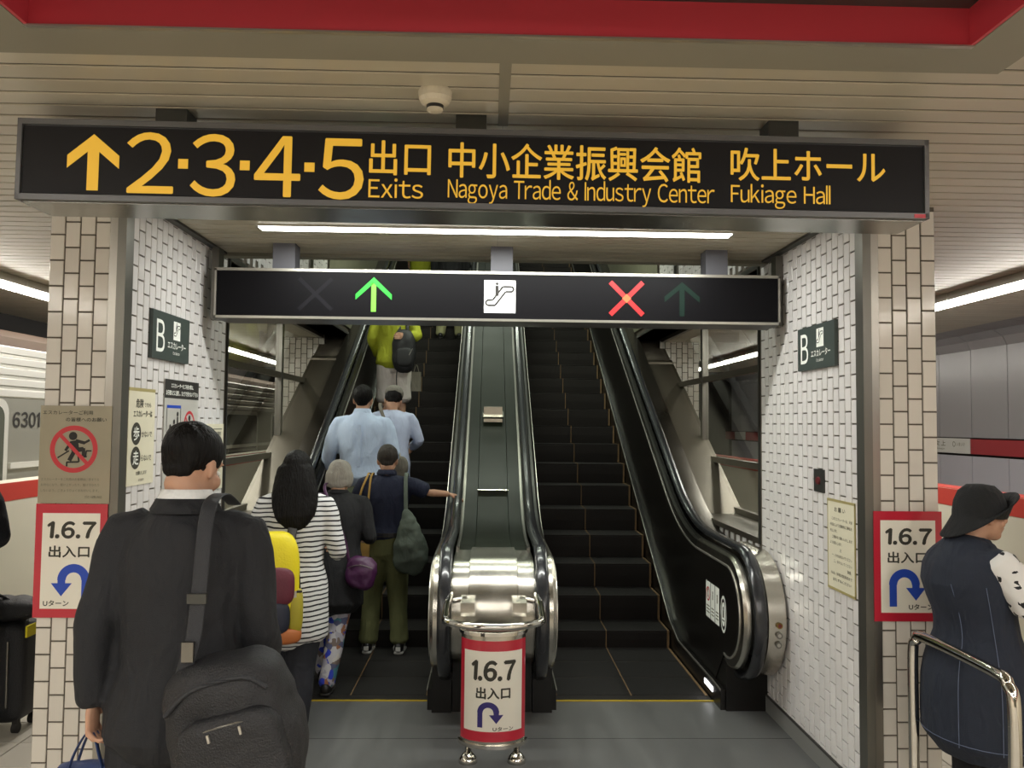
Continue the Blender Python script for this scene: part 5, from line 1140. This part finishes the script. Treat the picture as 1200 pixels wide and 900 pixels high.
# E: pale blue shirt man
E_ = Human('dark-haired man in a pale blue long-sleeved shirt and sage trousers on the left side', (-1.055, 6.90, 0.335), 0.0, 1.67, bulk=1.02, wid=1.08, lean=0.02, nod=0.05, feet=[(-0.10, 0.0, 0), (0.10, 0.0, 0)], arms=[[(-0.26, 0.0, 1.13), (-0.30, 0.10, 0.99)], [(0.26, -0.01, 1.12), (0.2, 0.2, 1.02)]])
E_.body(); E_.trousers(FM['sage'], wide=1.05); E_.top('shirt', FM['blue'], hem=0.93, flare=0.025, grow=0.03, armr=1.3, disp=0.010, neck=1.47); E_.collar('shirt_collar', FM['blue'], r=0.064, h=.035); G().tube([(0, 0, 0.90), (0, 0, 0.94)], [(0.172, 0.132)] * 2, 28, cap=False).build('belt', FM['belt'], E_.root); E_.hair(HM['black'], 'short'); E_.shoes(FM['shoe_black'])
G().cbox((0, -0.142, 1.18), (0.03, 0.012, 0.34), (0.02, 0, 0)).build('back_pleat', FM['blue'], E_.root)
# F
F_h = Human('bowed person in grey cap and lavender-blue shirt with a cross strap', (-0.865, 7.30, 0.53), 0.0, 1.50, bulk=1.0, wid=1.02, lean=0.20, nod=0.5, turn=0, tilt=0.1, feet=[(-0.1, 0, 0), (0.08, 0, 0)], arms=[[(-0.23, 0.05, 1.0), (-0.15, 0.25, 1.0)], [(0.24, 0.08, 1.02), (0.17, 0.27, 0.95)]])
F_h.body(); F_h.top('shirt', FM['paleblue'], hem=0.70, flare=0.02, grow=0.022, armr=1.15, disp=0.008); F_h.trousers(FM['black']); F_h.shoes(FM['shoe_black']); F_h.hair(HM['black'], 'short')
g = G(); g.add([F_h.hp(v) for v in G().ell((0, -0.018, 0.075), (0.090, 0.105, 0.072), n=20, m=12).v], G().ell((0, 0, 0), (1, 1, 1), n=20, m=12).f); g.build('cap', FM['cap'], F_h.root, smooth=True)
gbg = empty('shoulder_bag', 'small grey canvas bag with a long strap across the lavender-blue shirt', 'bag', (-0.765, 7.12, 1.22))
G().ell((0, 0, 0.09), (0.075, 0.05, 0.11), e=0.7, n=20, m=12).build('bag_body', FM['greybag'], gbg, voxel=0.009, disp=0.006, dscale=12)
strap([(-0.01, 0.02, 0.18), (-0.05, 0.03, 0.30), (-0.12, 0.07, 0.46), (-0.185, 0.14, 0.60), (-0.20, 0.22, 0.655), (-0.19, 0.30, 0.62)], 0.03, 0.008, FM['greybag'], gbg, 'shoulder_strap')
G().cbox((-0.01, 0.01, 0.21), (0.03, 0.02, 0.03)).build('yellow_clip', FM['yellow'], gbg)
# G: lime shirt
G_h = Human('person in lime shirt and off-white shorts, black backpack on', (-1.04, 9.00, 1.50), 0.0, 1.68, bulk=1.0, wid=1.0, feet=[(-0.10, 0, 0), (0.085, 0, 0)], arms=[[(-0.24, -0.02, 1.12), (-0.2, 0.15, 0.95)], [(0.25, -0.08, 1.14), (0.14, -0.20, 1.13)]])
G_h.body(hands=(0.5, 0.3)); G_h.trousers(FM['offwhite'], hem=0.5, wide=1.15, name='shorts'); G_h.top('shirt', FM['lime'], hem=0.86, flare=0.02, grow=0.025, sleeve='long', armr=1.2, disp=0.009); G_h.hair(HM['black'], 'short'); G_h.shoes(FM['shoe_black'])
bb_ = empty('backpack', 'black backpack slung over the lime shirt', 'bag', (-0.92, 8.83, 2.30))
G().ell((0, 0, 0.17), (0.125, 0.09, 0.235), e=0.7, n=22, m=14).build('pack_body', FM['suitbag'], bb_, voxel=0.009, disp=0.008, dscale=10)
G().ell((0.01, -0.075, 0.10), (0.09, 0.03, 0.10), e=0.6, n=18, m=12).build('front_pocket', FM['suitbag'], bb_, smooth=True)
G().tube([(0.06, -0.10, 0.11), (0.10, -0.10, 0.19)], [0.003, 0.003], 6).build('zip', M['trim_light'], bb_)
for sx in (-0.06, 0.03): strap([(sx, 0.03, 0.36), (sx, 0.08, 0.52), (sx, 0.16, 0.58), (sx, 0.25, 0.5)], 0.04, 0.01, FM['suitbag'], bb_, 'shoulder_strap')
strap([(-0.06, -0.03, 0.0), (-0.07, -0.04, -0.10), (-0.065, -0.03, -0.22)], 0.012, 0.004, FM['suitbag'], bb_, 'loose_strap')
shb = empty('paper_bag', 'small grey carrier bag hanging beside the off-white shorts', 'bag', (-0.80, 9.02, 2.05)); G().box(-0.05, 0.05, -0.03, 0.03, 0.0, 0.21).build('bag_body', FM['greybag'], shb); strap([(-0.03, 0, 0.2), (0, 0, 0.29), (0.03, 0, 0.2)], 0.008, 0.003, FM['greybag'], shb, 'handle')
# H, I further up
H_ = Human('person in khaki trousers and black jacket high on the right of the left escalator', (-0.56, 11.48, 2.865), 0.0, 1.68, feet=[(-0.13, 0, 0.01), (0.13, 0, 0.01)]); H_.body(voxel=0.012); H_.trousers(FM['khaki'], wide=1.05, hem=0.08); H_.top('jacket', FM['black'], hem=0.75, grow=0.03); H_.hair(HM['black'], 'short'); H_.shoes(FM['shoe_black'])
I_ = Human('highest person on the left escalator, in a yellow-green shirt', (-0.98, 12.15, 3.26), 0.0, 1.66); I_.body(voxel=0.012); I_.trousers(FM['khaki']); I_.top('shirt', FM['lime'], hem=0.66, grow=0.03, flare=0.03); I_.hair(HM['black'], 'short'); I_.shoes(FM['shoe_black'])
# J: sleeve at the left edge, with suitcase
J_ = Human('person in dark clothes mostly cut off beside the suitcase, only an elbow showing', (-2.76, 4.35, 0), 0.0, 1.62, wid=1.05, bulk=1.0, arms=[[(-0.20, 0, 1.05), (-0.1, 0.2, 1.0)], [(0.235, 0.02, 1.10), (0.10, 0.18, 1.02)]]); J_.body(voxel=0.01); J_.trousers(FM['navy_dark']); J_.top('jacket', FM['navy_dark'], hem=0.8, grow=0.02, armr=1.2); J_.hair(HM['black'], 'short'); J_.shoes(FM['shoe_black'])
su = empty('suitcase', 'black upright suitcase on wheels at the left edge of the platform', 'suitcase', (-2.70, 4.72, 0))
G().ell((0, 0, 0.32), (0.20, 0.13, 0.27), e=0.35, n=28, m=18).build('shell', FM['suitbag'], su, smooth=True)
G().tube([(0.12, -0.13, 0.15), (0.12, -0.135, 0.5)], [0.006] * 2, 8).build('zip', M['steel_dark'], su)
for sx in (-0.14, 0.15):
    for sy_ in (-0.08, 0.08): G().tube([(sx - 0.014, sy_, 0.028), (sx + 0.014, sy_, 0.028)], [0.028, 0.028], 16, ref=(0, 1, 0), cap=False).cbox((sx, sy_, 0.055), (0.03, 0.03, 0.04)).build('wheel', M['ink'], su)
G().cbox((0.175, -0.05, 0.38), (0.015, 0.08, 0.14)).build('side_handle', M['jamb_dark'], su)
lb = empty('duffel_bag', 'dark grey duffel bag resting on top of the suitcase', 'bag', (-2.68, 4.70, 0.59)); G().ell((0, 0, 0.065), (0.22, 0.11, 0.068), e=0.75, n=22, m=12).build('bag_body', FM['suitbag'], lb, voxel=0.009, disp=0.012, dscale=9); strap([(-0.06, -0.05, 0.11), (0.0, -0.07, 0.155), (0.08, -0.05, 0.11)], 0.02, 0.008, FM['strap'], lb, 'handle')
G().box(0.205, 0.215, -0.14, -0.02, -0.06, 0.0).build('yellow_tag', FM['yellow'], lb)
# K: woman in black hat
K_ = Human('woman in black hat and dark denim vest beside the right column', (1.985, 3.34, 0), -PI / 2 + 0.10, 1.45, bulk=1.16, wid=1.0, lean=-0.01, nod=0.05, turn=-0.14, skin='warm', feet=[(-0.1, 0.02, 0), (0.1, 0.0, 0)], hump=0.8,
           arms=[[(-0.24, 0.08, 1.00), (-0.12, 0.28, 0.98)], [(0.235, 0.09, 0.985), (0.17, 0.31, 0.86)]])
K_.body(hands=(0.5, 0.5), voxel=0.006)
K_.trousers(FM['hosiery'], wide=0.95)
def sleeve(h, i, t0, t1, r0, r1, nm, m_):
    a = h.A[i]; P = [a[0], a[0].lerp(a[1], .5), a[1], a[1].lerp(a[2], .5), a[2]]
    seg = lambda t: (a[0].lerp(a[1], t * 2) if t < .5 else a[1].lerp(a[2], t * 2 - 1))
    pts = [seg(t0 + (t1 - t0) * q / 4) for q in range(5)]
    return G().tube(pts, [r0 + (r1 - r0) * q / 4 for q in range(5)], 16, sub=2).build(nm, m_, h.root, voxel=0.008, disp=0.005, dscale=14)
for i in (0, 1):
    sl = sleeve(K_, i, 0.0, 0.40, 0.066, 0.068, 'floral_sleeve', FM['flower']); sleeve(K_, i, 0.36, 0.97, 0.046, 0.038, 'arm_cover', FM['beige'])
    if i == 1:
        a = K_.A[1]; c = a[0].lerp(a[1], 0.62) + Vector((0.066, 0.0, 0.0))
        for q in range(7): t = 2 * PI * q / 7; G().ell(c + Vector((0.004, 0.027 * math.cos(t), 0.027 * math.sin(t))), (0.009, 0.023, 0.011), rot=(t, 0, 0)).build('printed_petal', FM['hatblack'], sl, smooth=True)
        G().ell(c + Vector((0.006, 0, 0)), (0.006, 0.008, 0.008)).build('printed_centre', FM['white'], sl, smooth=True)
K_.top('denim_vest', FM['denim'], hem=0.55, flare=0.06, grow=0.028, sleeve='none', disp=0.004, voxel=0.009, sh=0.92)
K_.collar('vest_collar', FM['denim'], z=1.455, r=0.075, h=0.028)
k = K_.k
def ring_seam(z, grow, fl): 
    T = K_.torso_pts(grow, fl, 0.55, 1.46); 
    return T
T = K_.torso_pts(0.034, 0.06, 0.55, 1.46)
for (fr_, nm) in ((T[0], 'hem_seam'),):
    c, r = fr_; pts = [c + Vector((r[0] * math.cos(a) * 1.0, r[1] * math.sin(a), 0.012)) for a in [2 * PI * q / 28 for q in range(29)]]
    G().tube(pts, [0.0014] * 29, 5, ref=(0, 0, 1), cap=False).build(nm, FM['thread'], K_.root)
for aa in (-1.05, -0.35):
    pts = [c + Vector((r[0] * math.cos(aa), r[1] * math.sin(aa), 0)) for c, r in T[:6]]; G().tube(pts, [0.0013] * len(pts), 5, sub=4, cap=False).build('back_seam', FM['thread'], K_.root)
pts = [T[1][0] + Vector((0.185, yy, -0.08)) for yy in (-0.02, 0.04, 0.10)]; G().tube(pts, [0.0025] * 3, 5, ref=(0, 0, 1)).build('pocket_seam', FM['thread'], K_.root)
K_.shoes(FM['shoe_black'])
K_.hair(HM['dark'], 'short')
V = []; Fc = []; n = 32
prof = [(0.012, 0.135, 0), (0.055, 0.130, 0), (0.088, 0.100, 0), (0.104, 0.055, 0), (0.108, 0.012, 0), (0.108, -0.010, 0), (0.128, -0.035, .6), (0.148, -0.058, 1.0), (0.151, -0.062, 1.0), (0.147, -0.056, 1.0), (0.124, -0.030, .6), (0.103, -0.008, 0), (0.102, 0.012, 0), (0.098, 0.052, 0), (0.082, 0.094, 0), (0.05, 0.122, 0), (0.01, 0.127, 0)]
for (r_, z_, f_) in prof:
    for q in range(n):
        a = 2 * PI * q / n; fy = math.sin(a); lift = f_ * (0.058 + 0.105 * fy); rr = r_ * (1 + (0.04 if f_ else 0) * abs(fy)) - f_ * 0.012 * abs(math.cos(a)); V.append(K_.hp((rr * math.cos(a) * 0.95, rr * fy * 1.02 - 0.012, z_ + lift)))
for i in range(len(prof) - 1):
    for q in range(n): j = (q + 1) % n; Fc.append((i * n + q, i * n + j, (i + 1) * n + j, (i + 1) * n + q))
Fc.append(tuple(range(n - 1, -1, -1))); Fc.append(tuple((len(prof) - 1) * n + q for q in range(n)))
G().add(V, Fc).build('hat', FM['hatblack'], K_.root, smooth=True)

bpy.data.scenes.remove(WS)
